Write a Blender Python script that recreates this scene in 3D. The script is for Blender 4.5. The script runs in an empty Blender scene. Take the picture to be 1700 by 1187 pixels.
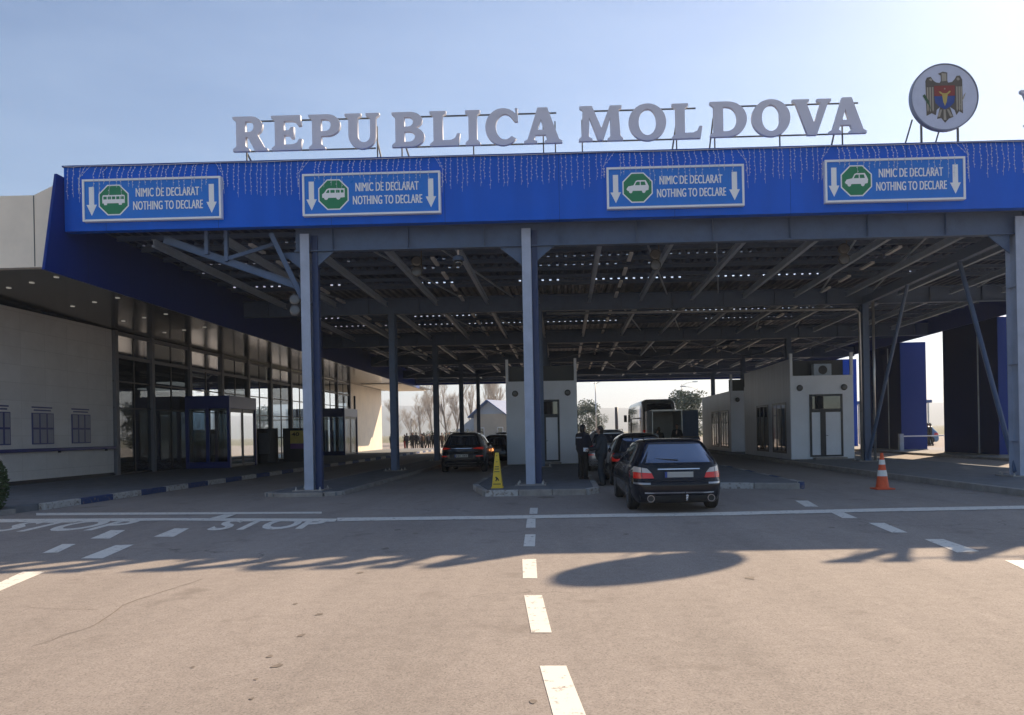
import bpy, bmesh, math, random
from mathutils import Vector, Matrix
from math import sin, cos, pi, radians
random.seed(7)
S = bpy.context.scene
COL = S.collection

# ------------------------------------------------------------------ camera
F, PX, PY, ROLL, YAW, EYE = 1250.0, 908.0, 716.9, 0.019, 0.0219, 1.6
cam_d = bpy.data.cameras.new('camera'); cam = bpy.data.objects.new('camera', cam_d); COL.objects.link(cam)
cam_d.sensor_width = 36; cam_d.lens = F / 1700 * 36
cam_d.shift_x = -(PX - 850) / 1700; cam_d.shift_y = (PY - 593.5) / 1700
cam_d.clip_start = 0.1; cam_d.clip_end = 12000
cam.matrix_world = (Matrix.Translation((0, 0, EYE)) @ Matrix.Rotation(YAW, 4, 'Z') @ Matrix.Rotation(pi / 2, 4, 'X')
                    @ Matrix.Rotation(-ROLL, 4, 'Z'))
S.camera = cam

def at(px, py, Y=None, Z=None):
    """survey helper: a point seen in the photograph, on the plane Y=const or Z=const"""
    du, dv = px - PX, PY - py
    u = du * cos(ROLL) + dv * sin(ROLL); v = -du * sin(ROLL) + dv * cos(ROLL)
    d = Vector((u / F * cos(YAW) - sin(YAW), u / F * sin(YAW) + cos(YAW), v / F))
    t = Y / d.y if Y is not None else (Z - EYE) / d.z
    return Vector((0, 0, EYE)) + d * t

# ------------------------------------------------------------------ light
SUN_EL, SUN_AZ = radians(34.8), radians(38.8)      # azimuth from +Y towards +X
w = bpy.data.worlds.new('World'); S.world = w; w.use_nodes = True
nt = w.node_tree; bg = nt.nodes['Background']
sky = nt.nodes.new('ShaderNodeTexSky'); sky.sky_type = 'NISHITA'; sky.sun_disc = False
sky.sun_elevation = SUN_EL; sky.sun_rotation = SUN_AZ
sky.air_density = 1.0; sky.dust_density = 0.4; sky.ozone_density = 3.2
tcw = nt.nodes.new('ShaderNodeTexCoord'); mpw = nt.nodes.new('ShaderNodeMapping'); mpw.inputs['Scale'].default_value = (1.2, 2.2, 6.0); mpw.inputs['Rotation'].default_value = (0.2, 0.3, 0.6)
nzw = nt.nodes.new('ShaderNodeTexNoise'); nzw.inputs['Scale'].default_value = 2.0; nzw.inputs['Detail'].default_value = 7; nzw.inputs['Roughness'].default_value = 0.6
mrw = nt.nodes.new('ShaderNodeMapRange'); mrw.inputs[1].default_value = 0.42; mrw.inputs[2].default_value = 0.8; mrw.inputs[4].default_value = 0.13
mxw = nt.nodes.new('ShaderNodeMix'); mxw.data_type = 'RGBA'; mxw.inputs[7].default_value = (6.2, 7.6, 9.6, 1)      # faint cirrus
nt.links.new(tcw.outputs['Generated'], mpw.inputs[0]); nt.links.new(mpw.outputs[0], nzw.inputs['Vector']); nt.links.new(nzw.outputs['Fac'], mrw.inputs[0])
nt.links.new(mrw.outputs[0], mxw.inputs[0]); nt.links.new(sky.outputs[0], mxw.inputs[6])
nt.links.new(mxw.outputs[2], bg.inputs[0]); bg.inputs[1].default_value = 0.05
sl = bpy.data.lights.new('sun', 'SUN'); sun = bpy.data.objects.new('sun', sl); COL.objects.link(sun)
sl.energy = 3.1; sl.angle = radians(0.45); sl.color = (1.0, 0.80, 0.58)
sd = Vector((sin(SUN_AZ) * cos(SUN_EL), cos(SUN_AZ) * cos(SUN_EL), sin(SUN_EL)))
sun.rotation_euler = sd.to_track_quat('Z', 'Y').to_euler(); sun.location = (40, 60, 60)
S.view_settings.view_transform = 'Standard'; S.view_settings.look = 'None'
S.view_settings.gamma = 1.0; S.view_settings.exposure = 1.55
try: S.view_settings.use_curve_mapping = False
except Exception: pass
S.cycles.max_bounces = 8; S.cycles.transparent_max_bounces = 12

# ------------------------------------------------------------------ materials
MATS = {}
def mat(name, col, rough=0.6, metal=0.0, var=0.0, scale=4.0, bump=0.0, bscale=60.0, spec=0.5, coat=0.0, emit=None, stretch=None, dirt=0.0):
    if name in MATS: return MATS[name]
    m = bpy.data.materials.new(name); m.use_nodes = True; MATS[name] = m
    t = m.node_tree; b = t.nodes['Principled BSDF']; L = t.links
    b.inputs['Base Color'].default_value = (*col, 1); b.inputs['Roughness'].default_value = rough
    b.inputs['Metallic'].default_value = metal; b.inputs['Specular IOR Level'].default_value = spec
    b.inputs['Coat Weight'].default_value = coat; b.inputs['Coat Roughness'].default_value = 0.05
    if emit:
        b.inputs['Emission Color'].default_value = (*emit[0], 1); b.inputs['Emission Strength'].default_value = emit[1]
    tc = t.nodes.new('ShaderNodeTexCoord'); mp = t.nodes.new('ShaderNodeMapping')
    geo = t.nodes.new('ShaderNodeNewGeometry')
    L.new(geo.outputs['Position'], mp.inputs[0])
    if stretch: mp.inputs['Scale'].default_value = stretch
    if var > 0:
        n = t.nodes.new('ShaderNodeTexNoise'); n.inputs['Scale'].default_value = scale; n.inputs['Detail'].default_value = 6
        n.inputs['Roughness'].default_value = 0.65
        L.new(mp.outputs[0], n.inputs['Vector'])
        mx = t.nodes.new('ShaderNodeMix'); mx.data_type = 'RGBA'
        mx.inputs[6].default_value = (*[max(0, c * (1 - var)) for c in col], 1)
        mx.inputs[7].default_value = (*[min(1, c * (1 + var)) for c in col], 1)
        rr = t.nodes.new('ShaderNodeMapRange'); rr.inputs[1].default_value = 0.3; rr.inputs[2].default_value = 0.7
        L.new(n.outputs['Fac'], rr.inputs[0]); L.new(rr.outputs[0], mx.inputs[0]); L.new(mx.outputs[2], b.inputs['Base Color'])
        r2 = t.nodes.new('ShaderNodeMapRange'); r2.inputs[1].default_value = 0.3; r2.inputs[2].default_value = 0.7
        r2.inputs[3].default_value = max(0.02, rough - 0.08); r2.inputs[4].default_value = min(1, rough + 0.12)
        L.new(n.outputs['Fac'], r2.inputs[0]); L.new(r2.outputs[0], b.inputs['Roughness'])
    if bump > 0:
        n2 = t.nodes.new('ShaderNodeTexNoise'); n2.inputs['Scale'].default_value = bscale; n2.inputs['Detail'].default_value = 3
        L.new(mp.outputs[0], n2.inputs['Vector'])
        bp = t.nodes.new('ShaderNodeBump'); bp.inputs['Strength'].default_value = bump; bp.inputs['Distance'].default_value = 0.02
        L.new(n2.outputs['Fac'], bp.inputs['Height']); L.new(bp.outputs[0], b.inputs['Normal'])
    return m

def asphalt(name, a, b_, crack=True):
    m = bpy.data.materials.new(name); m.use_nodes = True; MATS[name] = m
    t = m.node_tree; L = t.links; b = t.nodes['Principled BSDF']; N = t.nodes.new
    geo = N('ShaderNodeNewGeometry')
    def noise(s, d=4, r=0.6, st=None):
        n = N('ShaderNodeTexNoise'); n.inputs['Scale'].default_value = s; n.inputs['Detail'].default_value = d; n.inputs['Roughness'].default_value = r
        if st:
            mp = N('ShaderNodeMapping'); mp.inputs['Scale'].default_value = st
            L.new(geo.outputs['Position'], mp.inputs[0]); L.new(mp.outputs[0], n.inputs['Vector'])
        else: L.new(geo.outputs['Position'], n.inputs['Vector'])
        return n.outputs['Fac']
    def rng(x, lo, hi, o0=0.0, o1=1.0):
        r = N('ShaderNodeMapRange'); r.inputs[1].default_value = lo; r.inputs[2].default_value = hi
        r.inputs[3].default_value = o0; r.inputs[4].default_value = o1; L.new(x, r.inputs[0]); return r.outputs[0]
    def mix(f, c0, c1, mode='MIX'):
        x = N('ShaderNodeMix'); x.data_type = 'RGBA'; x.blend_type = mode
        for i, c in ((6, c0), (7, c1)):
            if isinstance(c, tuple): x.inputs[i].default_value = (*c, 1)
            else: L.new(c, x.inputs[i])
        if isinstance(f, float): x.inputs[0].default_value = f
        else: L.new(f, x.inputs[0])
        return x.outputs[2]
    c = mix(rng(noise(0.35, 5), 0.3, 0.7), a, b_)
    c = mix(rng(noise(0.9, 5, 0.7, (1.0, 0.15, 1.0)), 0.40, 0.70, 0.0, 0.5), c, tuple(x * 0.5 for x in a))       # wheel track grime
    c = mix(rng(noise(7, 6, 0.75), 0.35, 0.7, 0.0, 0.4), c, tuple(min(1, x * 1.35) for x in b_))
    v = N('ShaderNodeTexVoronoi'); v.inputs['Scale'].default_value = 95; L.new(geo.outputs['Position'], v.inputs['Vector'])
    sp = N('ShaderNodeSeparateColor'); L.new(v.outputs['Color'], sp.inputs[0])
    c = mix(rng(sp.outputs[0], 0.0, 1.0, 0.0, 0.5), c, mix(sp.outputs[1], (0.06, 0.055, 0.05), (0.48, 0.41, 0.35)))
    c = mix(rng(noise(55, 8, 0.8), 0.3, 0.7, 0.0, 0.55), c, (0.12, 0.10, 0.085))
    c = mix(rng(noise(1.1, 4, 0.6), 0.60, 0.72, 0.0, 0.45), c, (0.15, 0.125, 0.105))                               # oil and damp spots
    if crack:
        vc = N('ShaderNodeTexVoronoi'); vc.feature = 'DISTANCE_TO_EDGE'; vc.inputs['Scale'].default_value = 0.22
        ad = N('ShaderNodeVectorMath'); ad.operation = 'ADD'
        nn = N('ShaderNodeTexNoise'); nn.inputs['Scale'].default_value = 1.3; nn.inputs['Detail'].default_value = 6
        L.new(geo.outputs['Position'], nn.inputs['Vector']); L.new(geo.outputs['Position'], ad.inputs[0]); L.new(nn.outputs['Color'], ad.inputs[1])
        L.new(ad.outputs[0], vc.inputs['Vector'])
        k = N('ShaderNodeMath'); k.operation = 'MULTIPLY'
        L.new(rng(vc.outputs['Distance'], 0.0, 0.0035, 1.0, 0.0), k.inputs[0]); L.new(rng(noise(0.25, 2), 0.52, 0.6, 0.0, 0.55), k.inputs[1])
        c = mix(k.outputs[0], c, (0.04, 0.036, 0.032))
    L.new(c, b.inputs['Base Color']); b.inputs['Roughness'].default_value = 0.88; b.inputs['Specular IOR Level'].default_value = 0.3
    bp = N('ShaderNodeBump'); bp.inputs['Strength'].default_value = 0.6; bp.inputs['Distance'].default_value = 0.012
    L.new(noise(130, 6, 0.75), bp.inputs['Height']); L.new(bp.outputs[0], b.inputs['Normal'])
    return m

def paint_mat(name, col, wear=0.5):
    """road paint, worn through to asphalt in flakes (colour only)"""
    m = bpy.data.materials.new(name); m.use_nodes = True; MATS[name] = m
    t = m.node_tree; L = t.links; b = t.nodes['Principled BSDF']; N = t.nodes.new
    geo = N('ShaderNodeNewGeometry')
    n = N('ShaderNodeTexNoise'); n.inputs['Scale'].default_value = 9; n.inputs['Detail'].default_value = 8; n.inputs['Roughness'].default_value = 0.75
    L.new(geo.outputs['Position'], n.inputs['Vector'])
    r = N('ShaderNodeMapRange'); r.inputs[1].default_value = 0.56 + 0.1 * (0.5 - wear); r.inputs[2].default_value = 0.66 + 0.1 * (0.5 - wear)
    L.new(n.outputs['Fac'], r.inputs[0])
    x = N('ShaderNodeMix'); x.data_type = 'RGBA'; x.inputs[6].default_value = (*col, 1); x.inputs[7].default_value = (0.2, 0.17, 0.145, 1)
    L.new(r.outputs[0], x.inputs[0]); L.new(x.outputs[2], b.inputs['Base Color']); b.inputs['Roughness'].default_value = 0.75
    return m

def glass_mat(name, tint, refl_rough=0.02, mixmin=0.06):
    m = bpy.data.materials.new(name); m.use_nodes = True; MATS[name] = m
    t = m.node_tree; L = t.links; N = t.nodes.new
    t.nodes.remove(t.nodes['Principled BSDF']); out = t.nodes['Material Output']
    tr = N('ShaderNodeBsdfTransparent'); tr.inputs[0].default_value = (*tint, 1)
    gl = N('ShaderNodeBsdfGlossy'); gl.inputs['Roughness'].default_value = refl_rough; gl.inputs[0].default_value = (0.9, 0.95, 1, 1)
    lw = N('ShaderNodeLayerWeight'); lw.inputs[0].default_value = 0.35
    r = N('ShaderNodeMapRange'); r.inputs[3].default_value = mixmin; r.inputs[4].default_value = 0.75
    L.new(lw.outputs['Fresnel'], r.inputs[0]); mx = N('ShaderNodeMixShader')
    L.new(r.outputs[0], mx.inputs[0]); L.new(tr.outputs[0], mx.inputs[1]); L.new(gl.outputs[0], mx.inputs[2]); L.new(mx.outputs[0], out.inputs[0])
    return m

def trans_mat(name, col, f=0.5):
    m = bpy.data.materials.new(name); m.use_nodes = True; MATS[name] = m
    t = m.node_tree; L = t.links; N = t.nodes.new
    t.nodes.remove(t.nodes['Principled BSDF']); out = t.nodes['Material Output']
    d = N('ShaderNodeBsdfDiffuse'); d.inputs[0].default_value = (*col, 1); s = N('ShaderNodeBsdfTranslucent'); s.inputs[0].default_value = (*col, 1)
    mx = N('ShaderNodeMixShader'); mx.inputs[0].default_value = f
    L.new(d.outputs[0], mx.inputs[1]); L.new(s.outputs[0], mx.inputs[2]); L.new(mx.outputs[0], out.inputs[0])
    return m

def clad_mat(name, col, rough, seam, axis):
    """sheet cladding with fine vertical joints, slight oil canning and streaks"""
    m = bpy.data.materials.new(name); m.use_nodes = True; MATS[name] = m
    t = m.node_tree; L = t.links; b = t.nodes['Principled BSDF']; N = t.nodes.new
    geo = N('ShaderNodeNewGeometry'); sx = N('ShaderNodeSeparateXYZ'); L.new(geo.outputs['Position'], sx.inputs[0])
    dv = N('ShaderNodeMath'); dv.operation = 'DIVIDE'; dv.inputs[1].default_value = seam; L.new(sx.outputs[axis], dv.inputs[0])
    fr = N('ShaderNodeMath'); fr.operation = 'FRACT'; L.new(dv.outputs[0], fr.inputs[0])
    lt = N('ShaderNodeMath'); lt.operation = 'LESS_THAN'; lt.inputs[1].default_value = 0.012 / seam; L.new(fr.outputs[0], lt.inputs[0])
    n = N('ShaderNodeTexNoise'); n.inputs['Scale'].default_value = 1.2; n.inputs['Detail'].default_value = 5
    mp = N('ShaderNodeMapping'); mp.inputs['Scale'].default_value = (1.6, 1.6, 0.25); L.new(geo.outputs['Position'], mp.inputs[0]); L.new(mp.outputs[0], n.inputs['Vector'])
    x = N('ShaderNodeMix'); x.data_type = 'RGBA'; x.inputs[6].default_value = (*[c * 0.82 for c in col], 1); x.inputs[7].default_value = (*[min(1, c * 1.15) for c in col], 1)
    L.new(n.outputs['Fac'], x.inputs[0])
    y = N('ShaderNodeMix'); y.data_type = 'RGBA'; y.inputs[7].default_value = (*[c * 0.45 for c in col], 1)
    L.new(x.outputs[2], y.inputs[6]); L.new(lt.outputs[0], y.inputs[0]); L.new(y.outputs[2], b.inputs['Base Color'])
    b.inputs['Roughness'].default_value = rough; b.inputs['Specular IOR Level'].default_value = 0.22
    n2 = N('ShaderNodeTexNoise'); n2.inputs['Scale'].default_value = 0.9; n2.inputs['Detail'].default_value = 2; L.new(geo.outputs['Position'], n2.inputs['Vector'])
    bp = N('ShaderNodeBump'); bp.inputs['Strength'].default_value = 0.12; bp.inputs['Distance'].default_value = 0.05
    L.new(n2.outputs['Fac'], bp.inputs['Height']); L.new(bp.outputs[0], b.inputs['Normal'])
    return m

asphalt('asphalt', (0.38, 0.335, 0.30), (0.50, 0.44, 0.395))
paint_mat('road_paint', (0.78, 0.74, 0.66), 0.55)
paint_mat('kerb_white', (0.46, 0.46, 0.45), 1.0)
paint_mat('kerb_blue', (0.03, 0.06, 0.17), 0.7)
mat('paving', (0.16, 0.17, 0.185), 0.9, var=0.25, scale=2.5, bump=0.25, bscale=90)
mat('concrete', (0.30, 0.285, 0.265), 0.9, var=0.25, scale=3, bump=0.2, bscale=60)
mat('stain', (0.20, 0.165, 0.135), 0.85, var=0.35, scale=12)
mat('field', (0.16, 0.15, 0.075), 0.95, var=0.35, scale=0.08)
mat('hill', (0.07, 0.085, 0.05), 0.95, var=0.4, scale=0.006)
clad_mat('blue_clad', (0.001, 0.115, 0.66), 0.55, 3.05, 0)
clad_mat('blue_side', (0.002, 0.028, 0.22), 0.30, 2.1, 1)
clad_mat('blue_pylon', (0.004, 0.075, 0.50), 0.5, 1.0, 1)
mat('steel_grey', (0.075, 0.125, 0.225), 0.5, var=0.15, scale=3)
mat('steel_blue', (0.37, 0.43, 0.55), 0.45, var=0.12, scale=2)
mat('lamp_white', (0.80, 0.80, 0.78), 0.4)
mat('shade_side_blue', (0.015, 0.04, 0.13), 0.45)
mat('steel_pale', (0.38, 0.46, 0.56), 0.4, var=0.15, scale=3)
mat('deck_metal', (0.012, 0.034, 0.11), 0.4, metal=0.4, var=0.15, scale=2)
mat('galv', (0.5, 0.5, 0.5), 0.35, metal=0.8, var=0.15, scale=5)
mat('sign_blue', (0.003, 0.175, 0.68), 0.35, var=0.05)
mat('sign_green', (0.008, 0.22, 0.09), 0.4)
mat('sign_white', (0.86, 0.88, 0.90), 0.45)
mat('letter_face', (0.64, 0.65, 0.74), 0.5, var=0.05, scale=2)
mat('letter_side', (0.66, 0.66, 0.66), 0.5)
mat('dark_rail', (0.10, 0.10, 0.10), 0.5)
mat('wire_white', (0.62, 0.65, 0.70), 0.5)
mat('disc_face', (0.55, 0.60, 0.76), 0.35, var=0.05)
mat('disc_rim', (0.20, 0.23, 0.32), 0.4)
mat('eagle', (0.10, 0.085, 0.07), 0.5); mat('eagle_light', (0.36, 0.33, 0.27), 0.5)
mat('crest_red', (0.24, 0.03, 0.025), 0.5); mat('crest_blue', (0.02, 0.06, 0.28), 0.5); mat('crest_gold', (0.50, 0.40, 0.10), 0.5)
mat('crest_green', (0.04, 0.10, 0.05), 0.5)
mat('beige_panel', (0.86, 0.77, 0.64), 0.6, var=0.08, scale=1)
mat('soffit', (0.022, 0.024, 0.03), 0.16, metal=0.4, bump=0.10, bscale=1.2)
def stone_mat():
    m = bpy.data.materials.new('white_stone'); m.use_nodes = True; MATS['white_stone'] = m
    t = m.node_tree; L = t.links; b = t.nodes['Principled BSDF']; N = t.nodes.new
    geo = N('ShaderNodeNewGeometry'); sx = N('ShaderNodeSeparateXYZ'); cb = N('ShaderNodeCombineXYZ')
    L.new(geo.outputs['Position'], sx.inputs[0]); L.new(sx.outputs[1], cb.inputs[0]); L.new(sx.outputs[2], cb.inputs[1])
    br = N('ShaderNodeTexBrick'); br.inputs['Scale'].default_value = 1.0; br.inputs['Brick Width'].default_value = 1.2; br.inputs['Row Height'].default_value = 0.6
    br.inputs['Mortar Size'].default_value = 0.008; br.offset = 0.0
    br.inputs['Color1'].default_value = (.82, .81, .80, 1); br.inputs['Color2'].default_value = (.77, .76, .75, 1); br.inputs['Mortar'].default_value = (.64, .63, .62, 1)
    L.new(cb.outputs[0], br.inputs['Vector'])
    n = N('ShaderNodeTexNoise'); n.inputs['Scale'].default_value = 1.3; n.inputs['Detail'].default_value = 8; n.inputs['Roughness'].default_value = .7; L.new(geo.outputs['Position'], n.inputs['Vector'])
    r = N('ShaderNodeMapRange'); r.inputs[1].default_value = .35; r.inputs[2].default_value = .75; r.inputs[4].default_value = .3; L.new(n.outputs['Fac'], r.inputs[0])
    x = N('ShaderNodeMix'); x.data_type = 'RGBA'; x.inputs[7].default_value = (.45, .44, .42, 1); L.new(r.outputs[0], x.inputs[0]); L.new(br.outputs['Color'], x.inputs[6]); L.new(x.outputs[2], b.inputs['Base Color'])
    b.inputs['Roughness'].default_value = .7
stone_mat()
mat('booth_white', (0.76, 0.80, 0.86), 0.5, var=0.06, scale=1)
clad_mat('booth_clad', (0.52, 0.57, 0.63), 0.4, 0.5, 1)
mat('alu_grey', (0.19, 0.20, 0.23), 0.45, var=0.1)
mat('frame_dark', (0.025, 0.03, 0.04), 0.4)
mat('frame_blue', (0.010, 0.03, 0.19), 0.35)
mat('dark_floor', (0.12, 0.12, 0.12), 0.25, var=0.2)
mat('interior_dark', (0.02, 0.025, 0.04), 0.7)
glass_mat('glass', (0.40, 0.48, 0.55)); glass_mat('glass_dark', (0.18, 0.2, 0.22), 0.03, 0.14)
trans_mat('blind', (0.62, 0.56, 0.44), 0.4)
mat('lamp_glass', (0.10, 0.10, 0.105), 0.15); mat('soft_lamp', (0.8, 0.78, 0.7), 0.4, emit=((1, 0.95, 0.85), 0.06))
mat('car_black', (0.004, 0.005, 0.007), 0.25, coat=0.6, spec=0.3); mat('car_navy', (0.003, 0.005, 0.012), 0.25, coat=0.4, spec=0.2)
mat('car_grey', (0.012, 0.013, 0.017), 0.25, coat=0.6, spec=0.3); mat('car_silver', (0.40, 0.40, 0.41), 0.28, metal=0.6, coat=1.0)
mat('car_glass', (0.010, 0.012, 0.016), 0.03, spec=1.0, coat=1.0); mat('tint_glass', (0.20, 0.25, 0.34), 0.05, metal=0.9); mat('rubber', (0.018, 0.018, 0.019), 0.85)
mat('rim_alloy', (0.5, 0.5, 0.52), 0.25, metal=0.9); mat('chrome', (0.7, 0.7, 0.72), 0.12, metal=1.0)
mat('tail_red', (0.42, 0.012, 0.008), 0.15, coat=0.5, emit=((1.0, 0.05, 0.03), 0.03)); mat('tail_clear', (0.55, 0.50, 0.46), 0.15, coat=1.0)
mat('tail_lit', (0.8, 0.2, 0.05), 0.2, emit=((1.0, 0.35, 0.12), 2.5))
mat('black_plastic', (0.015, 0.015, 0.016), 0.55); mat('plate_white', (0.42, 0.42, 0.40), 0.4); mat('plate_ink', (0.03, 0.03, 0.03), 0.5)
mat('coach_paint', (0.30, 0.32, 0.34), 0.3, coat=0.6, var=0.06); mat('trailer_white', (0.45, 0.46, 0.46), 0.45, var=0.1)
mat('cone_orange', (0.75, 0.10, 0.025), 0.5, var=0.12, scale=8); mat('reflective', (0.75, 0.75, 0.72), 0.4, var=0.08, scale=10)
mat('floor_yellow', (0.72, 0.50, 0.03), 0.45, var=0.06); mat('ink', (0.02, 0.02, 0.02), 0.6)
mat('skin', (0.45, 0.27, 0.19), 0.5); mat('hair', (0.012, 0.01, 0.009), 0.6); mat('cloth_navy', (0.012, 0.014, 0.024), 0.85, var=0.2, scale=25)
mat('cloth_teal', (0.016, 0.026, 0.036), 0.8, var=0.2, scale=25); mat('cloth_black', (0.012, 0.012, 0.013), 0.85, var=0.2, scale=25)
mat('cloth_grey', (0.10, 0.11, 0.12), 0.85); mat('cloth_pale', (0.38, 0.42, 0.48), 0.85); mat('cloth_red', (0.30, 0.02, 0.02), 0.85); mat('cloth_brown', (0.10, 0.06, 0.04), 0.85)
mat('bark', (0.20, 0.17, 0.14), 0.9, var=0.25, scale=4); mat('twig', (0.44, 0.39, 0.34), 0.9)
mat('leaf', (0.045, 0.075, 0.028), 0.7, var=0.45, scale=3); mat('needle', (0.11, 0.145, 0.10), 0.75, var=0.4, scale=2)
mat('clad_shade', (0.004, 0.016, 0.085), 0.85, var=0.1, spec=0.05)
mat('hedge', (0.04, 0.07, 0.025), 0.7, var=0.5, scale=9)
mat('house_wall', (0.42, 0.38, 0.31), 0.8, var=0.1, scale=0.6); mat('house_roof', (0.05, 0.12, 0.30), 0.5, var=0.1, scale=0.8); mat('house_gable', (0.36, 0.42, 0.48), 0.7, var=0.05)
mat('ad_yellow', (0.70, 0.55, 0.14), 0.4, var=0.15, scale=3); mat('ad_purple', (0.20, 0.08, 0.30), 0.4)
mat('board_paper', (0.30, 0.32, 0.40), 0.4, var=0.1, scale=20)
mat('van_blue', (0.03, 0.16, 0.34), 0.3, coat=0.8)
M = MATS

# ------------------------------------------------------------------ mesh helpers
def chain_off(p):
    o = Vector((0, 0, 0))
    while p: o += p.location; p = p.parent
    return o
class MB:
    def __init__(s): s.v = []; s.f = []
    def add(s, vs, fs):
        b = len(s.v); s.v += [tuple(v) for v in vs]; s.f += [tuple(i + b for i in f) for f in fs]; return s
    def box(s, x0, x1, y0, y1, z0, z1):
        x0, x1 = sorted((x0, x1)); y0, y1 = sorted((y0, y1)); z0, z1 = sorted((z0, z1))
        return s.add([(x0,y0,z0),(x1,y0,z0),(x1,y1,z0),(x0,y1,z0),(x0,y0,z1),(x1,y0,z1),(x1,y1,z1),(x0,y1,z1)],
                     [(0,3,2,1),(4,5,6,7),(0,1,5,4),(1,2,6,5),(2,3,7,6),(3,0,4,7)])
    def quad(s, *p): return s.add(p, [tuple(range(len(p)))])
    def bar(s, a, b, wd, ht, up=(0, 0, 1)):
        a, b = Vector(a), Vector(b); d = (b - a).normalized(); up = Vector(up)
        if abs(d.dot(up)) > 0.98: up = Vector((0, 1, 0))
        x = d.cross(up).normalized() * wd / 2; z = x.cross(d).normalized() * ht / 2
        vs = [a - x - z, a + x - z, a + x + z, a - x + z, b - x - z, b + x - z, b + x + z, b - x + z]
        return s.add(vs, [(0,1,2,3),(7,6,5,4),(0,4,5,1),(1,5,6,2),(2,6,7,3),(3,7,4,0)])
    def tube(s, pts, r, n=8, cap=True):
        pts = [Vector(p) for p in pts]; rs = r if isinstance(r, (list, tuple)) else [r] * len(pts)
        vs = []; fs = []; pu = None
        for i, p in enumerate(pts):
            d = (pts[min(i + 1, len(pts) - 1)] - pts[max(i - 1, 0)])
            d = d.normalized() if d.length > 1e-9 else Vector((0, 0, 1))
            if pu is None: u = d.orthogonal().normalized()
            else:
                u = pu - d * pu.dot(d); u = u.normalized() if u.length > 1e-6 else d.orthogonal().normalized()
            pu = u; q = d.cross(u)
            for k in range(n):
                a = 2 * pi * k / n; vs.append(p + (u * cos(a) + q * sin(a)) * rs[i])
        for i in range(len(pts) - 1):
            for k in range(n):
                a = i * n + k; b = i * n + (k + 1) % n; fs.append((a, b, b + n, a + n))
        if cap: fs.append(tuple(range(n - 1, -1, -1))); fs.append(tuple(range((len(pts) - 1) * n, len(pts) * n)))
        return s.add(vs, fs)
    def lathe(s, prof, c=(0, 0, 0), n=20, axis='Z'):
        vs = []; fs = []
        for r, h in prof:
            for k in range(n):
                a = 2 * pi * k / n
                p = (r * cos(a), r * sin(a), h) if axis == 'Z' else ((h, r * cos(a), r * sin(a)) if axis == 'X' else (r * cos(a), h, r * sin(a)))
                vs.append((p[0] + c[0], p[1] + c[1], p[2] + c[2]))
        for i in range(len(prof) - 1):
            for k in range(n):
                a = i * n + k; b = i * n + (k + 1) % n; fs.append((a, b, b + n, a + n))
        if prof[0][0] > 1e-6: fs.append(tuple(range(n - 1, -1, -1)))
        if prof[-1][0] > 1e-6: fs.append(tuple(range((len(prof) - 1) * n, len(prof) * n)))
        return s.add(vs, fs)
    def ball(s, c, r, n=10, m=7, sq=(1, 1, 1)):
        vs = []; fs = []
        for i in range(m + 1):
            t = pi * i / m
            for k in range(n):
                a = 2 * pi * k / n
                vs.append((c[0] + r * sq[0] * sin(t) * cos(a), c[1] + r * sq[1] * sin(t) * sin(a), c[2] + r * sq[2] * cos(t)))
        for i in range(m):
            for k in range(n):
                a = i * n + k; b = i * n + (k + 1) % n; fs.append((a, a + n, b + n, b))
        return s.add(vs, fs)
    def prism(s, poly, fn0, fn1):
        """extrude a 2-D outline: fn0/fn1 map (a,b) to 3-D for the two ends"""
        n = len(poly); vs = [fn0(*p) for p in poly] + [fn1(*p) for p in poly]
        fs = [tuple(range(n)), tuple(range(2 * n - 1, n - 1, -1))] + [(i, i + n, (i + 1) % n + n, (i + 1) % n) for i in range(n)]
        return s.add(vs, fs)
    def build(s, name, m, parent=None, world=False, smooth=False, bevel=0.0, label=None, recalc=True):
        me = bpy.data.meshes.new(name); off = chain_off(parent) if (world and parent) else Vector((0, 0, 0))
        me.from_pydata([(x - off.x, y - off.y, z - off.z) for x, y, z in s.v], [], s.f)
        if recalc:
            bm = bmesh.new(); bm.from_mesh(me)
            if smooth: bmesh.ops.remove_doubles(bm, verts=bm.verts, dist=1e-5)
            bmesh.ops.recalc_face_normals(bm, faces=bm.faces); bm.to_mesh(me); bm.free()
        me.materials.append(M[m] if isinstance(m, str) else m)
        if smooth:
            me.shade_smooth()
        o = bpy.data.objects.new(name, me); COL.objects.link(o)
        if parent: o.parent = parent
        if bevel > 0:
            b = o.modifiers.new('bevel', 'BEVEL'); b.width = bevel; b.segments = 2; b.limit_method = 'ANGLE'; b.angle_limit = radians(40)
        if label: o['label'] = label
        return o

def tag(o, label, cat, group=None):
    o['label'] = label; o['category'] = cat
    if group: o['group'] = group
    return o
def thing(name, label, cat, loc=(0, 0, 0), rz=0.0, group=None):
    o = bpy.data.objects.new(name, None); COL.objects.link(o); o.empty_display_size = 0.2
    o.location = loc; o.rotation_euler = (0, 0, rz); return tag(o, label, cat, group)
def struct(o): o['kind'] = 'structure'; return o
def box(x0, x1, y0, y1, z0, z1): return MB().box(x0, x1, y0, y1, z0, z1)
def copy_tree(o, parent=None):
    c = o.copy(); COL.objects.link(c)
    if parent: c.parent = parent
    for ch in list(o.children): copy_tree(ch, c)
    return c

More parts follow.
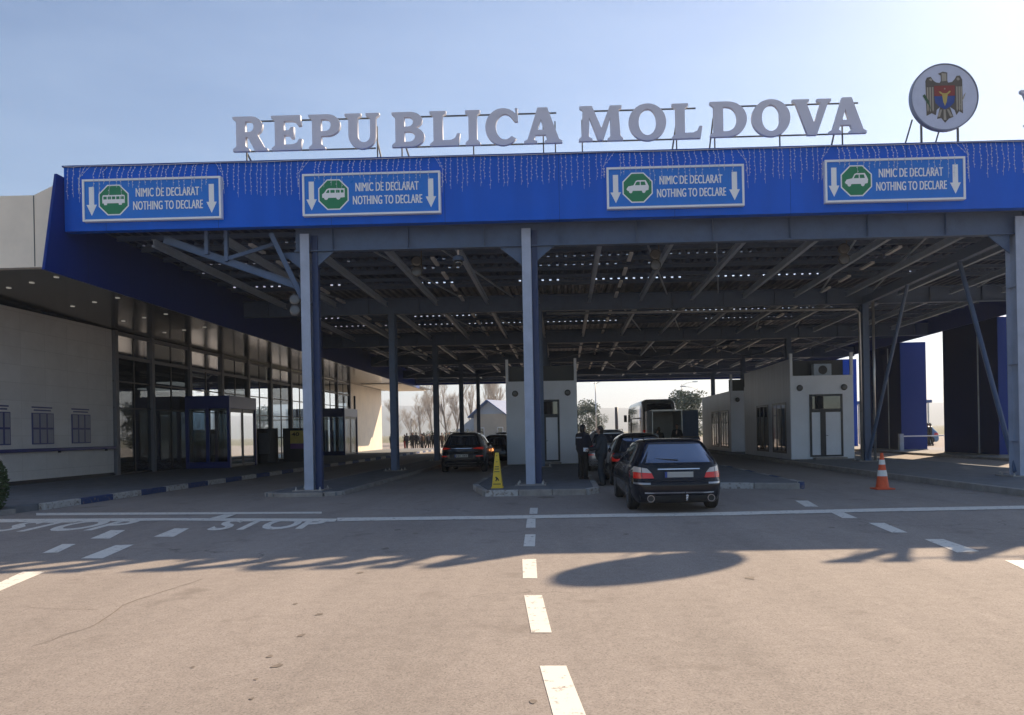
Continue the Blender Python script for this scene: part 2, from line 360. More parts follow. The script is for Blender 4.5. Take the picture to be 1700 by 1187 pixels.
def flat(polys, thick=0.0, bevel=0.0, offset=0.0):
    """mesh of filled 2-D outlines (outer and holes) in the XY plane, extruded +-thick"""
    cu = bpy.data.curves.new('outline', 'CURVE'); cu.dimensions = '2D'; cu.fill_mode = 'BOTH'; cu.extrude = thick; cu.bevel_depth = bevel
    for p in polys:
        sp = cu.splines.new('POLY'); sp.points.add(len(p) - 1); sp.use_cyclic_u = True
        for q, pt in zip(sp.points, p): q.co = (pt[0], pt[1], 0, 1)
    o = bpy.data.objects.new('tmp', cu); COL.objects.link(o)
    me = bpy.data.meshes.new_from_object(o.evaluated_get(bpy.context.evaluated_depsgraph_get()))
    bpy.data.objects.remove(o); bpy.data.curves.remove(cu); return me
def textmesh(body, thick=0.0, bold=0.0, space=1.0):
    cu = bpy.data.curves.new('txt', 'FONT'); cu.body = body; cu.size = 1; cu.extrude = thick; cu.offset = bold; cu.space_character = space
    cu.resolution_u = 4
    o = bpy.data.objects.new('tmp', cu); COL.objects.link(o)
    me = bpy.data.meshes.new_from_object(o.evaluated_get(bpy.context.evaluated_depsgraph_get()))
    bpy.data.objects.remove(o); bpy.data.curves.remove(cu)
    xs = [v.co.x for v in me.vertices]; ys = [v.co.y for v in me.vertices]
    return me, min(xs), max(xs), min(ys), max(ys)
def link_mesh(name, me, m, parent, fn):
    for v in me.vertices: v.co = fn(v.co)
    me.materials.clear(); me.materials.append(M[m])
    o = bpy.data.objects.new(name, me); COL.objects.link(o)
    if parent: o.parent = parent
    return o
def meshbag(items):
    """join several plain meshes (vertex map applied) into an MB"""
    b = MB()
    for me, fn in items: b.add([fn(v.co) for v in me.vertices], [tuple(p.vertices) for p in me.polygons])
    return b
def arc(cx, cy, rx, ry, a0, a1, n=12):
    return [(cx + rx * cos(radians(a0 + (a1 - a0) * i / n)), cy + ry * sin(radians(a0 + (a1 - a0) * i / n))) for i in range(n + 1)]

# ------------------------------------------------------------------ ground, road, pavements
g = MB().quad((-4000, -600, -0.03), (4000, -600, -0.03), (4000, 6000, -0.03), (-4000, 6000, -0.03)).build('ground', 'field'); struct(g)
g = MB().quad((-45, -30, 0), (60, -30, 0), (60, 150, 0), (-45, 150, 0)).build('road', 'asphalt'); struct(g)
def hill(seed, y0, x0, x1, base, amp, depth):
    rnd = random.Random(seed); b = MB(); n = 90; ph = [rnd.uniform(0, 6.28) for _ in range(8)]
    rows = []
    for j in range(9):
        t = j / 8; row = []
        for i in range(n + 1):
            x = x0 + (x1 - x0) * i / n
            h = base + amp * sum(sin(x / (900 / (k + 1)) + ph[k]) / (k + 1.5) for k in range(7))
            prof = sin(pi * min(1, t * 1.0) * 0.5) if t < 1 else 1
            row.append((x, y0 + depth * t, -3 + h * prof + rnd.uniform(-1.5, 1.5) * t))
        rows.append(row)
    vs = [p for r in rows for p in r]; fs = []
    for j in range(8):
        for i in range(n):
            a = j * (n + 1) + i; fs.append((a, a + 1, a + n + 2, a + n + 1))
    b.add(vs, fs); return struct(b.build('hills', 'hill', smooth=True))
hill(3, 1500, -2600, 2600, 66, 20, 900)

def raised(name, outline, h, m_top='paving', kerb=None):
    """kerbed slab: outline (ccw x,y) with a chamfered kerb edge"""
    b = MB(); n = len(outline)
    b.prism(outline, lambda x, y: (x, y, -0.02), lambda x, y: (x, y, h))
    return struct(b.build(name, m_top, bevel=0.015))
def kerb_run(name, pts, h, mats, width=0.16, seg=1.0):
    """kerbstones along a polyline, painted in turn"""
    bags = [MB() for _ in mats]; k = 0
    for a, c in zip(pts, pts[1:]):
        a, c = Vector((*a, 0)), Vector((*c, 0)); Ln = (c - a).length; n = max(1, round(Ln / seg)); d = (c - a) / n
        for i in range(n):
            p = a + d * i; q = p + d * (0.985)
            bags[k % len(mats)].bar((p.x, p.y, h / 2 - 0.01), (q.x, q.y, h / 2 - 0.01), width, h + 0.02); k += 1
    for bg_, m_ in zip(bags, mats): struct(bg_.build(name, m_, bevel=0.02))

KX = -12.2
raised('pavement', [(-18.6, 16.6), (KX - 0.09, 16.6), (KX - 0.09, 78), (-18.6, 78)], 0.15)
raised('pavement', [(-45, 9), (-13.6, 13.9), (-13.1, 16.57), (-45, 16.57)], 0.13)
kerb_run('kerb', [(KX, 17.3), (KX, 78)], 0.155, ['kerb_white', 'kerb_blue'], seg=1.35)
# island under the left column row
raised('traffic_island', [(-8.0, 20.0), (-6.1, 20.0), (-6.0, 70), (-8.0, 70)], 0.10, 'paving')
kerb_run('kerb', [(-8.05, 70), (-8.05, 20.2), (-7.7, 19.88), (-6.4, 19.88), (-6.02, 20.2), (-5.92, 70)], 0.11, ['concrete'], seg=1.0)
# centre island
raised('traffic_island', [(-1.9, 19.05), (0.55, 19.05), (0.75, 19.5), (0.75, 62), (-2.45, 62), (-2.45, 21.5)], 0.15, 'paving')
kerb_run('kerb', [(-2.53, 62), (-2.53, 21.4), (-2.0, 18.98), (0.55, 18.97), (0.83, 19.45), (0.83, 62)], 0.155, ['concrete', 'kerb_white', 'concrete'], seg=0.95)
# narrow island right of the first lane
raised('traffic_island', [(4.0, 20.4), (6.05, 19.7), (6.2, 20.2), (6.2, 34), (4.0, 34)], 0.15, 'paving')
kerb_run('kerb', [(3.92, 34), (3.92, 20.35), (6.1, 19.6), (6.28, 20.1), (6.28, 34)], 0.155, ['concrete', 'kerb_blue', 'kerb_white'], seg=1.0)
# wide pavement on the right
raised('pavement', [(10.15, 13.0), (14.6, 13.0), (14.6, 66), (9.9, 66), (9.9, 24)], 0.15, 'paving')
kerb_run('kerb', [(9.82, 66), (9.82, 24), (10.07, 13.0)], 0.155, ['concrete'], seg=1.0)
struct(box(18.7, 24, 20, 64, -0.02, 0.12).build('pavement', 'concrete', bevel=0.02))

# painted markings
def mark(pix, z=0.004): return MB().quad(*[tuple(at(x, y, Z=z)) for x, y in pix])
def dash(p):  # one painted dash
    return struct(mark(p).build('lane_marking', 'road_paint'))
for p in [[(879,853),(892,853),(893,843),(880,843)], [(873,876),(889,876),(889,861),(875,861)], [(869,907),(888,907),(889,887),(872,887)],
          [(868,960),(892,960),(890,928),(867,928)], [(882,1050),(916,1050),(900,988),(870,988)], [(922,1200),(978,1200),(940,1105),(896,1105)],
          [(1337,841),(1359,841),(1341,831),(1320,831)], [(1399,860),(1424,860),(1392,847),(1372,847)], [(1481,884),(1507,884),(1468,868),(1442,868)],
          [(1589,917),(1626,915),(1566,895),(1535,895)], [(1700,945),(1740,952),(1700,930),(1668,930)],
          [(150,894),(182,894),(208,880),(184,880)], [(255,891),(288,891),(314,877),(290,877)], [(70,918),(96,917),(126,903),(104,903)],
          [(134,927),(170,927),(222,904),(192,905)], [(-40,985),(-10,985),(75,949),(38,949)]]:
    dash(p)
b = MB()
L_ = [(560, 859.5), (800, 856.5), (1040, 852.5), (1200, 850), (1320, 847), (1500, 843), (1720, 839)]
for (xa, ya), (xb, yb) in zip(L_, L_[1:]):
    b.quad(*[tuple(at(x, y, Z=0.008)) for x, y in ((xa, ya + 5.6), (xb, yb + 5.2), (xb, yb), (xa, ya))])
struct(b.build('stop_line', 'road_paint'))
b = MB()
b.quad(*[tuple(at(x, y, Z=0.004)) for x, y in ((60, 855.5), (534, 852.5), (534, 849.5), (60, 851.5))]); struct(b.build('stop_line', 'road_paint'))
b = MB()
b.quad(*[tuple(at(x, y, Z=0.008)) for x, y in ((-60, 868), (280, 864), (556, 866), (560, 861), (280, 860), (-60, 862))])
b.quad(*[tuple(at(x, y, Z=0.013)) for x, y in ((345, 861), (371, 861), (392, 854), (372, 854))]); struct(b.build('stop_line', 'road_paint'))
def road_text(txt, x0, x1, ytop, ybot):
    me, a, c, d, e = textmesh(txt, 0, 0.03)
    p0 = at(x0, ybot, Z=0); p1 = at(x1, ybot, Z=0); q0 = at(x0, ytop, Z=0)
    def fn(co):
        s = (co.x - a) / (c - a); t = (co.y - d) / (e - d)
        return Vector((p0.x + (p1.x - p0.x) * s + (t * (-0.27)), p0.y + t * (q0.y - p0.y), 0.004))
    return struct(link_mesh('stop_lettering', me, 'road_paint', None, fn))
road_text('STOP', 338, 520, 864, 881)
road_text('STOP', -35, 165, 867, 884)
# stains, crack
rnd = random.Random(11)
for x, y, r in [(460,1106,13),(448,1090,8),(425,1128,6),(500,1055,10),(598,951,9),(640,911,11),(490,1003,6),(418,1160,6),(1245,960,14),(320,1108,6),(885,1165,9),(530,1020,10),(660,880,9),(690,886,7),(1040,887,8),(905,826,22),(1380,876,8)]:
    c = at(x, y, Z=0); rr = .7 * r * c.y / F; n = 14
    b = MB(); b.quad(*[(c.x + rr * cos(2*pi*k/n) * rnd.uniform(.55, 1.15), c.y + rr * 1.6 * sin(2*pi*k/n) * rnd.uniform(.5, 1.1), 0.004) for k in range(n)])
    struct(b.build('oil_stain', 'stain'))
def crack(pts, wd=0.007):
    b = MB(); P = [at(x, y, Z=0.003) for x, y in pts]; Q = []
    for a, c in zip(P, P[1:]):
        n = max(2, int((c - a).length / 0.12))
        for i in range(n):
            t = i / n; q = a.lerp(c, t); Q.append(q + Vector((rnd.uniform(-.02, .02), rnd.uniform(-.02, .02), 0)))
    for a, c in zip(Q, Q[1:]):
        d = (c - a).normalized(); nn = Vector((-d.y, d.x, 0)) * wd * rnd.uniform(.4, 1)
        b.quad(a - nn, c - nn, c + nn, a + nn)
    struct(b.build('road_crack', 'stain'))
crack([(55, 1072), (150, 1040), (215, 1000), (300, 972), (350, 957)]); crack([(45, 1007), (100, 1011), (185, 1012)], 0.005)

# ------------------------------------------------------------------ canopy
def zb(Y): return 6.72 - 0.011 * (Y - 20.8)          # underside of the main beams
ROWS = [20.8, 31.2, 41.6, 52.0, 62.4]
FY, FZ0, FZ1 = 20.0, 7.24, 8.96
XL = at(107, 340, Y=FY).x
canopy = thing('border_canopy', 'large steel border crossing canopy with a bright blue fascia over the traffic lanes', 'canopy', (0, 20.8, 0))
def part(b, name, m, parent=None, **k): return b.build(name, m, parent or canopy, world=True, **k)
part(box(XL, 20.3, FY, FY + 0.25, FZ0, FZ1), 'front_fascia', 'blue_clad')
part(box(XL - 0.02, 20.3, FY - 0.05, FY + 0.45, FZ1, FZ1 + 0.04), 'parapet_cap', 'blue_side')
# left side fascia: front edge cut on the slant
XS = XL - 0.04
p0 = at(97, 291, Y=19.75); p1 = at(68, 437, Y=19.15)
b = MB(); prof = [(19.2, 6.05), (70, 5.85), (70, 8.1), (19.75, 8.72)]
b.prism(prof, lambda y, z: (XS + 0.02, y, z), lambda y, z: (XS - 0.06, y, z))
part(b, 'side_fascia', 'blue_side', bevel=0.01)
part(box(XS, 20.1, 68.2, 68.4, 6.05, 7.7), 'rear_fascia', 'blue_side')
# corrugated deck
b = MB(); pitch = 0.30; x = XS + 0.02; prof = []
while x < 19.9:
    prof += [(x, 0), (x + 0.10, 0), (x + 0.15, 0.09), (x + 0.25, 0.09)]; x += pitch
PURL = [20.3] + [Y0 + (Y1 - Y0) * i / 8 - 0.16 for Y0, Y1 in list(zip(ROWS, ROWS[1:] + [67.6])) for i in (2, 4, 5, 7)] + [68.2]
n = len(prof)
rnd = random.Random(77)
for ya, yb in zip(PURL, PURL[1:]):
    b = MB(); op = rnd.choice((0.03, 0.04, 0.05)) * (0.33 if yb < 29 else 1.0)
    vs = [(px, y, z + pz) for y, z in ((ya, zb(ya) + 0.95), (yb + 0.05, zb(yb) + 0.955 + op)) for px, pz in prof]
    b.add(vs, [(i, i + 1, n + i + 1, n + i) for i in range(n - 1)]); part(b, 'roof_deck', 'deck_metal')
    if yb < 68:
        P = [(XS, 0.13), (20.0, 0.13)]; x = 19.95; on = True
        while x > XS + 0.32:
            if rnd.random() < 0.13: on = not on
            P += [(x, 0.075), (x, -0.05), (x - 0.21, -0.05), (x - 0.21, 0.075 if on else -0.049)]; x -= 0.30
            if not on: P.append((x, -0.049))
        P += [(x, 0.075), (x, -0.05), (XS, -0.05)]; me = flat([P])
        link_mesh('closure_strip', me, 'steel_grey', canopy, lambda co: Vector((co.x, yb - 20.8 + 0.03, zb(yb) + 0.98 + co.y)))
def ibeam_x(x0, x1, Y, z0, z1, fl=0.25, t=0.03):
    c = MB(); c.box(x0, x1, Y - fl / 2, Y + fl / 2, z0, z0 + t); c.box(x0, x1, Y - fl / 2, Y + fl / 2, z1 - t, z1); c.box(x0, x1, Y - 0.012, Y + 0.012, z0 + t, z1 - t)
    k = x0 + 1.05
    while k < x1: c.box(k, k + 0.015, Y - fl / 2 + 0.01, Y + fl / 2 - 0.01, z0 + t, z1 - t); k += 2.1
    return c
for Y in ROWS: part(ibeam_x(XS + 0.1 if Y > 21 else -7.35, 20.0, Y, zb(Y), zb(Y) + 0.66), 'main_beam', 'steel_grey')
part(ibeam_x(XS + 0.1, 20.0, 67.6, zb(67.6), zb(67.6) + 0.66), 'main_beam', 'steel_grey')
SX = [-0.93 + 2.1 * k for k in range(-5, 10)]
spans = list(zip(ROWS, ROWS[1:] + [67.6]))
for x in SX:
    for Y0, Y1 in spans:
        ya, yb = Y0 + 0.14, Y1 - 0.14
        c = MB(); za, zc = zb(ya) + 0.30, zb(yb) + 0.30
        for dz, wd, ht in ((0.0, 0.12, 0.012), (0.10, 0.010, 0.188), (0.20, 0.12, 0.012)):
            c.bar((x, ya, za + dz), (x, yb, zc + dz), wd, ht)
        part(c, 'stringer', 'steel_pale')
k = 0
for Y0, Y1 in spans:
    for i in range(1, 8):
        Y = Y0 + (Y1 - Y0) * i / 8
        part(ibeam_x(XS + 0.2, 19.95, Y, zb(Y) + 0.80, zb(Y) + 0.935, 0.10, 0.012), 'purlin', 'steel_grey')
    for x in (-10.0, -5.1, -3.0, 3.3, 5.4, 9.6, 11.7, 15.9):
        part(MB().bar((x - 1.05, Y0 + 0.2, zb(Y0) + 0.56), (x + 1.05, Y1 - 0.2, zb(Y1) + 0.56), 0.05, 0.05), 'diagonal_rod', 'steel_pale')
for x in [-9.0, -4.05, 2.25, 10.65]:        # rows of tube lamps under the deck
    for i in range(22):
        y = 21.7 + i * 2.1; part(MB().bar((x, y, zb(y) + 0.50), (x, y + 1.0, zb(y + 1.0) + 0.50), 0.12, 0.07), 'tube_lamp', 'lamp_white')
# horizontal bracing
b = MB()
for x0, x1 in ((-13, -7.0), (-7.0, -0.93), (-0.93, 5.7), (5.7, 12.4), (12.4, 20)):
    for Y0, Y1 in spans[2:]:
        b.bar((x0, Y0, zb(Y0) + 0.25), (x1, Y1, zb(Y1) + 0.25), 0.06, 0.06); b.bar((x1, Y0, zb(Y0) + 0.18), (x0, Y1, zb(Y1) + 0.18), 0.06, 0.06)
part(b, 'roof_bracing', 'steel_grey')
CX = [-7.02, -0.92, 12.4]
def column(x, Y, z0, top, m, fl=0.25, dp=0.5):
    c = MB()
    c.box(x - fl / 2, x + fl / 2, Y - dp / 2, Y - dp / 2 + 0.03, z0 + 0.03, top); c.box(x - fl / 2, x + fl / 2, Y + dp / 2 - 0.03, Y + dp / 2, z0 + 0.03, top)
    c.box(x - 0.012, x + 0.012, Y - dp / 2 + 0.03, Y + dp / 2 - 0.03, z0 + 0.03, top)
    for z in (1.1, 3.2, 5.3):
        c.box(x - fl / 2 + 0.01, x - 0.014, Y - dp / 2 + 0.03, Y + dp / 2 - 0.03, z, z + 0.015); c.box(x + 0.014, x + fl / 2 - 0.01, Y - dp / 2 + 0.03, Y + dp / 2 - 0.03, z, z + 0.015)
    o = part(c, 'column', m)
    d = MB(); d.box(x - 0.42, x + 0.42, Y - 0.42, Y + 0.42, z0 - 0.02, z0 + 0.03)
    part(d, 'base_plate', 'concrete', parent=o, bevel=0.008)
    e = MB()
    for sx in (-1, 1):
        for sy in (-1, 1): e.lathe([(0.03, z0 + 0.03), (0.03, z0 + 0.07), (0.015, z0 + 0.07), (0.015, z0 + 0.11)], (x + sx * 0.33, Y + sy * 0.33, 0), 6)
    part(e, 'anchor_bolts', 'galv', parent=o)
    if Y < 21: part(MB().box(x + fl / 2 + 0.005, x + fl / 2 + 0.17, Y - 0.05, Y + 0.12, z0 + 0.03, top), 'shade_side_strip', 'shade_side_blue', parent=o)  # added dark strip: shade of the column's side put into its colour
    return o
for x, z0 in ((CX[0], 0.10), (CX[1], 0.15), (CX[2], 0.15)):
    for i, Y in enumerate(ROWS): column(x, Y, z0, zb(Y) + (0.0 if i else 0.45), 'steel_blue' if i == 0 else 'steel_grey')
# gussets, struts and braces on the front columns
for x in CX:
    for sx in (-1, 1):
        b = MB(); z = zb(20.8)
        b.prism([(0.15, 0), (0.75, 0), (0.15, -0.5)], lambda a, c: (x + sx * a, 20.78, z + c), lambda a, c: (x + sx * a, 20.82, z + c)); part(b, 'gusset', 'steel_grey')
b = MB().bar((-7.2, 20.8, 5.45), (-7.95, 20.55, 7.2), 0.13, 0.13); part(b, 'knee_brace', 'steel_grey')
def channel(a, c, wd=0.16, ht=0.26):
    b = MB(); u = Vector((0, 0, 1))
    b.bar(a, c, 0.02, ht); b.bar(Vector(a) + u * ht / 2, Vector(c) + u * ht / 2, wd, 0.02); b.bar(Vector(a) - u * ht / 2, Vector(c) - u * ht / 2, wd, 0.02); return b
part(channel((-11.0, 20.7, 7.15), (-7.2, 20.85, 5.75), 0.14, 0.19), 'strut', 'steel_grey')
part(MB().bar((-9.3, 20.7, 6.55), (-8.0, 21.2, 7.1), 0.1, 0.1).bar((-9.8, 20.7, 6.7), (-9.8, 20.7, 7.4), 0.1, 0.1).bar((-9.25, 20.7, 6.5), (-9.25, 20.7, 7.4), 0.1, 0.1), 'lattice', 'steel_grey')
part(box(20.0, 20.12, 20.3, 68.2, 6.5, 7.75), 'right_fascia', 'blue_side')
part(MB().tube([(12.4, 20.95, 0.25), (12.4, 23.7, zb(23.7))], 0.07, 8).tube([(12.4, 31.0, 0.25), (12.4, 27.2, zb(27))], 0.07, 8).bar((12.4, 21, zb(21) + .1), (12.4, 31, zb(31) + .1), .2, .3), 'wind_brace', 'steel_grey')
# rain pipes at the second right column, with the long pipe under the beam
part(MB().tube([(-0.6, 30.9, 6.45), (11.95, 30.9, 6.35), (12.12, 30.9, 6.2), (12.13, 30.9, 0.2)], 0.055, 8).tube([(12.68, 30.9, 7.0), (12.66, 30.9, 0.2)], 0.055, 8), 'rain_pipe', 'galv', smooth=True)

# blue clad pylons along the right side of the canopy
PYL = []
for i, (y0, y1, lab) in enumerate([(35.0, 40.0, 'nearest tall blue clad pylon at the right edge, wide dark inner side'), (45.0, 50.0, 'tall bright blue clad pylon left of the sunlit gap'),
                                   (55.5, 60.5, 'farthest tall blue clad pylon, half hidden by the right booth')]):
    o = thing('cladding_pylon', lab, 'pylon', (20, y0, 0), 0, 'blue clad pylons')
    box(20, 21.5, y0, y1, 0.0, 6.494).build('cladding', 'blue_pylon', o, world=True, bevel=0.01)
    box(19.985, 20.0, y0 + 0.02, y1 - 0.02, 0.16, 6.48).build('inner_shade_sheet', 'clad_shade', o, world=True)  # shade on the pylon's inner side, painted as a near-black sheet
    box(19.97, 21.53, y0 - 0.03, y1 + 0.03, -0.02, 0.16).build('plinth', 'concrete', o, world=True)
    MB().box(19.955, 19.995, y0 + 1.6, y0 + 1.68, 0.16, 6.3).build('rain_pipe', 'steel_pale', o, world=True)

# ------------------------------------------------------------------ declaration signs
LANES = [(138, 369, 368, 306, 293, 362, 'bus'), (503, 360, 732, 289, 287, 353, 'van'), (1008, 348, 1236, 279, 271, 341, 'car'), (1370, 338, 1603, 267, 261, 330, 'car')]
def pict(kind):
    if kind == 'bus':
        return [[(0,.2),(.06,.2),(.08,.1),(.2,.1),(.22,.2),(.72,.2),(.74,.1),(.86,.1),(.88,.2),(1,.2),(1,.6),(.97,.66),(.03,.66),(0,.55)]] + \
               [[(.05 + .19 * i, .42), (.20 + .19 * i, .42), (.20 + .19 * i, .58), (.05 + .19 * i, .58)] for i in range(5)]
    if kind == 'van':
        return [[(0,.22),(.08,.2),(.11,.12),(.17,.08),(.24,.12),(.27,.2),(.62,.2),(.65,.12),(.71,.08),(.78,.12),(.81,.2),(1,.22),(1,.72),(.3,.74),(.2,.68),(.1,.5),(0,.4)],
                [(.17,.48),(.32,.48),(.32,.64),(.25,.64)], [(.37,.48),(.56,.48),(.56,.64),(.37,.64)], [(.61,.48),(.78,.48),(.78,.64),(.61,.64)], [(.83,.48),(.95,.48),(.95,.64),(.83,.64)]]
    return [[(0,.3),(.06,.2),(.1,.2),(.13,.1),(.19,.06),(.25,.1),(.28,.2),(.68,.2),(.71,.1),(.77,.06),(.83,.1),(.86,.2),(.98,.24),(1,.44),(.94,.62),(.86,.8),(.5,.8),(.42,.76),(.32,.52),(.08,.46)],
            [(.38,.52),(.60,.52),(.60,.72),(.49,.72),(.44,.68)], [(.64,.52),(.86,.52),(.82,.72),(.64,.72)]]
SIGNLAB = ['blue nothing to declare sign with a long bus in its green octagon', 'blue nothing to declare sign with a minibus in its green octagon',
           'blue nothing to declare sign, the left one of the two with a car symbol', 'blue nothing to declare sign with a car in its green octagon, below the round crest']
SIGNX = []
for (xl, ybl, xr, ytl_, ytr, ybr, kind), lab in zip(LANES, SIGNLAB):
    Yf = FY - 0.12
    a = at(xl, ybl, Y=Yf); c = at(xr, ybr, Y=Yf); tl = at(xl, {138: 299, 503: 290, 1008: 279, 1370: 267}[xl], Y=Yf)
    W_ = c.x - a.x; H_ = tl.z - a.z; x0, z0 = a.x, (a.z + c.z) / 2; SIGNX.append((x0, x0 + W_, z0, z0 + H_))
    o = thing('customs_sign', lab, 'sign', (x0, Yf, z0), 0, 'nothing to declare signs on the blue fascia')
    box(0.03, W_ - 0.03, 0, 0.10, 0.03, H_ - 0.03).build('panel', 'sign_blue', o)
    b = MB(); t = 0.055
    for q in ((0, W_, 0, t), (0, W_, H_ - t, H_), (0, t, t, H_ - t), (W_ - t, W_, t, H_ - t)): b.box(q[0], q[1], -0.03, 0.115, q[2], q[3])
    b.build('frame', 'sign_white', o, bevel=0.006)
    for ax in (0.065, 0.93):
        cx = W_ * ax; ah = H_ * 0.68; zc = H_ * 0.48
        P = [(-.06, .5), (.06, .5), (.06, -.12), (.12, -.12), (0, -.5), (-.12, -.12), (-.06, -.12)]
        b = MB(); b.prism([(cx + p[0] * 1.15, zc + p[1] * ah) for p in P], lambda u, v: (u, -0.006, v), lambda u, v: (u, 0.004, v)); b.build('arrow', 'sign_white', o)
    cx, cz, R_ = W_ * 0.225, H_ * 0.5, H_ * 0.36
    oc = lambda r: [(cx + r * cos(radians(22.5 + 45 * k)), cz + r * sin(radians(22.5 + 45 * k))) for k in range(8)]
    b = MB(); b.prism(oc(R_ * 1.09), lambda u, v: (u, -0.004, v), lambda u, v: (u, 0.004, v)); bo = b.build('octagon_border', 'sign_white', o)
    b = MB(); b.prism(oc(R_ * 1.0), lambda u, v: (u, -0.008, v), lambda u, v: (u, 0.003, v)); po = b.build('octagon', 'sign_green', o)
    me = flat(pict(kind)); pw = R_ * 1.5
    link_mesh('pictogram', me, 'sign_white', po, lambda co: Vector((cx - pw / 2 + co.x * pw, -0.012, cz - pw * 0.30 + co.y * pw * 0.78)))
    items = []
    for txt, zz, x_a, x_b in (('NIMIC DE DECLARAT', 0.56, 0.385, 0.84), ('NOTHING TO DECLARE', 0.25, 0.365, 0.865)):
        me, ta, tb, tc, td = textmesh(txt, 0, 0.0, 1.04)
        mk = (lambda ta, tb, tc, td, zz, x_a, x_b, sh_, dp_: lambda co: (W_ * (x_a + sh_ + (x_b - x_a) * (co.x - ta) / (tb - ta)), -0.008 - dp_, H_ * (zz + 0.205 * (co.y - tc) / (td - tc))))
        meshbag([(me, mk(ta, tb, tc, td, zz, x_a, x_b, q * 0.0017, q * 0.0004)) for q in range(3)]).build('lettering', 'sign_white', o, recalc=False)

# ------------------------------------------------------------------ icicle lights
rnd = random.Random(5)
edges = [XL + 0.05] + [v for s in SIGNX for v in (s[0] - 0.05, s[1] + 0.05)] + [15.2]
LAB = ['short run of icicle lights at the left end of the fascia', 'icicle lights hanging over the long bus sign', 'icicle lights between the bus sign and the minibus sign', 'icicle lights hanging over the minibus sign',
       'widest run of icicle lights, under BLICA and MOL', 'icicle lights hanging over the left car sign', 'icicle lights between the two car signs', 'icicle lights hanging over the car sign below the crest', 'icicle lights at the right end of the fascia']
for i in range(len(edges) - 1):
    xa, xb = edges[i], edges[i + 1]; over = i % 2 == 1
    o = thing('icicle_lights', LAB[i], 'string lights', ((xa + xb) / 2, FY - 0.06, FZ1), 0, 'icicle lights along the fascia')
    MB().tube([(xa, FY - 0.07, FZ1 + 0.01), ((xa + xb) / 2, FY - 0.075, FZ1 - 0.015), (xb, FY - 0.07, FZ1 + 0.01)], 0.008, 5).build('cable', 'wire_white', o, world=True)
    n = max(2, int((xb - xa) / 0.15))
    for j in range(n):
        x = xa + (xb - xa) * (j + rnd.uniform(0.25, 0.75)) / n; ln = rnd.uniform(0.62, 0.98) if not over else rnd.uniform(0.5, 0.95)
        if over and (j < 2 or j > n - 3):
            xe = xa - 0.02 if j < 2 else xb + 0.02; pts = [(x, FY - 0.07, FZ1), (xe, FY - 0.16, SIGNX[i // 2][3] + 0.03), (xe + rnd.uniform(-.03, .03), FY - 0.16, FZ1 - ln - 0.15)]
        else:
            dy = -0.165 if over else -0.05; nz = 5; ph = rnd.uniform(0, 6)
            pts = [(x + 0.008 * sin(ph + 1.7 * q) + rnd.uniform(-.006, .006), FY - 0.03 + dy * min(1, q / 2), FZ1 - ln * q / nz) for q in range(nz + 1)]
        b = MB().tube(pts, 0.0038, 4)
        tot = len(pts) - 1
        for q in range(1, 8):
            s_ = q / 8 * tot; k_ = int(s_); p = Vector(pts[k_]).lerp(Vector(pts[min(k_ + 1, tot)]), s_ - k_)
            p.x += rnd.choice((-1, 1)) * 0.016; b.ball(p, 0.011, 5, 3, (1, 1, 1.5))
        b.build('strand', 'wire_white', o, world=True)

# ------------------------------------------------------------------ roof lettering
G = {}
G['I'] = (.42, [[(0,0),(.42,0),(.42,.07),(.33,.15),(.33,.85),(.42,.93),(.42,1),(0,1),(0,.93),(.09,.85),(.09,.15),(0,.07)]])
G['L'] = (.86, [[(0,0),(.80,0),(.86,.34),(.78,.35),(.72,.22),(.60,.16),(.36,.16),(.36,.86),(.46,.94),(.46,1),(0,1),(0,.94),(.1,.86),(.1,.14),(0,.06)]])
G['E'] = (.88, [[(0,0),(.82,0),(.88,.30),(.80,.32),(.72,.2),(.6,.16),(.36,.16),(.36,.43),(.5,.43),(.56,.34),(.64,.34),(.64,.66),(.56,.66),(.5,.57),(.36,.57),(.36,.84),(.6,.84),(.70,.80),(.77,.69),(.85,.70),(.83,1),(0,1),(0,.94),(.1,.86),(.1,.14),(0,.06)]])
G['P'] = (.92, [[(0,0),(.47,0),(.47,.06),(.36,.14),(.36,.38)] + arc(.55,.69,.37,.31,-90,90) + [(0,1),(0,.94),(.1,.86),(.1,.14),(0,.06)], [(.36,.52)] + arc(.5,.69,.15,.17,-90,90,8) + [(.36,.86)]])
G['R'] = (1.0, [[(0,0),(.47,0),(.47,.06),(.36,.14),(.36,.41),(.43,.41),(.64,0),(1.0,0),(1.0,.06),(.91,.10),(.72,.45)] + arc(.52,.72,.34,.28,-50,90) + [(0,1),(0,.94),(.1,.86),(.1,.14),(0,.06)], [(.36,.55)] + arc(.48,.705,.13,.155,-90,90,8) + [(.36,.86)]])
G['U'] = (.98, [[(0,1),(0,.94),(.1,.87)] + arc(.49,.36,.39,.38,180,360,16) + [(.88,.87),(.98,.94),(.98,1),(.60,1),(.60,.94),(.72,.87)] + arc(.54,.37,.18,.21,0,-180,12) + [(.36,.87),(.46,.94),(.46,1)]])
G['B'] = (.95, [[(0,0)] + arc(.54,.285,.40,.285,-90,72) + arc(.52,.76,.36,.24,-55,90) + [(0,1),(0,.94),(.1,.86),(.1,.14),(0,.06)], [(.36,.14)] + arc(.5,.29,.17,.15,-90,90,8) + [(.36,.44)], [(.36,.58)] + arc(.48,.72,.14,.14,-90,90,8) + [(.36,.86)]])
G['C'] = (.96, [arc(.5,.5,.5,.53,42,318,24) + arc(.56,.5,.27,.37,312,48,18) + [(.84,.64),(.92,.64),(.92,1.02),(.85,1.02)]])
G['O'] = (1.04, [arc(.52,.5,.52,.53,0,354,28), arc(.52,.5,.25,.38,0,350,22)])
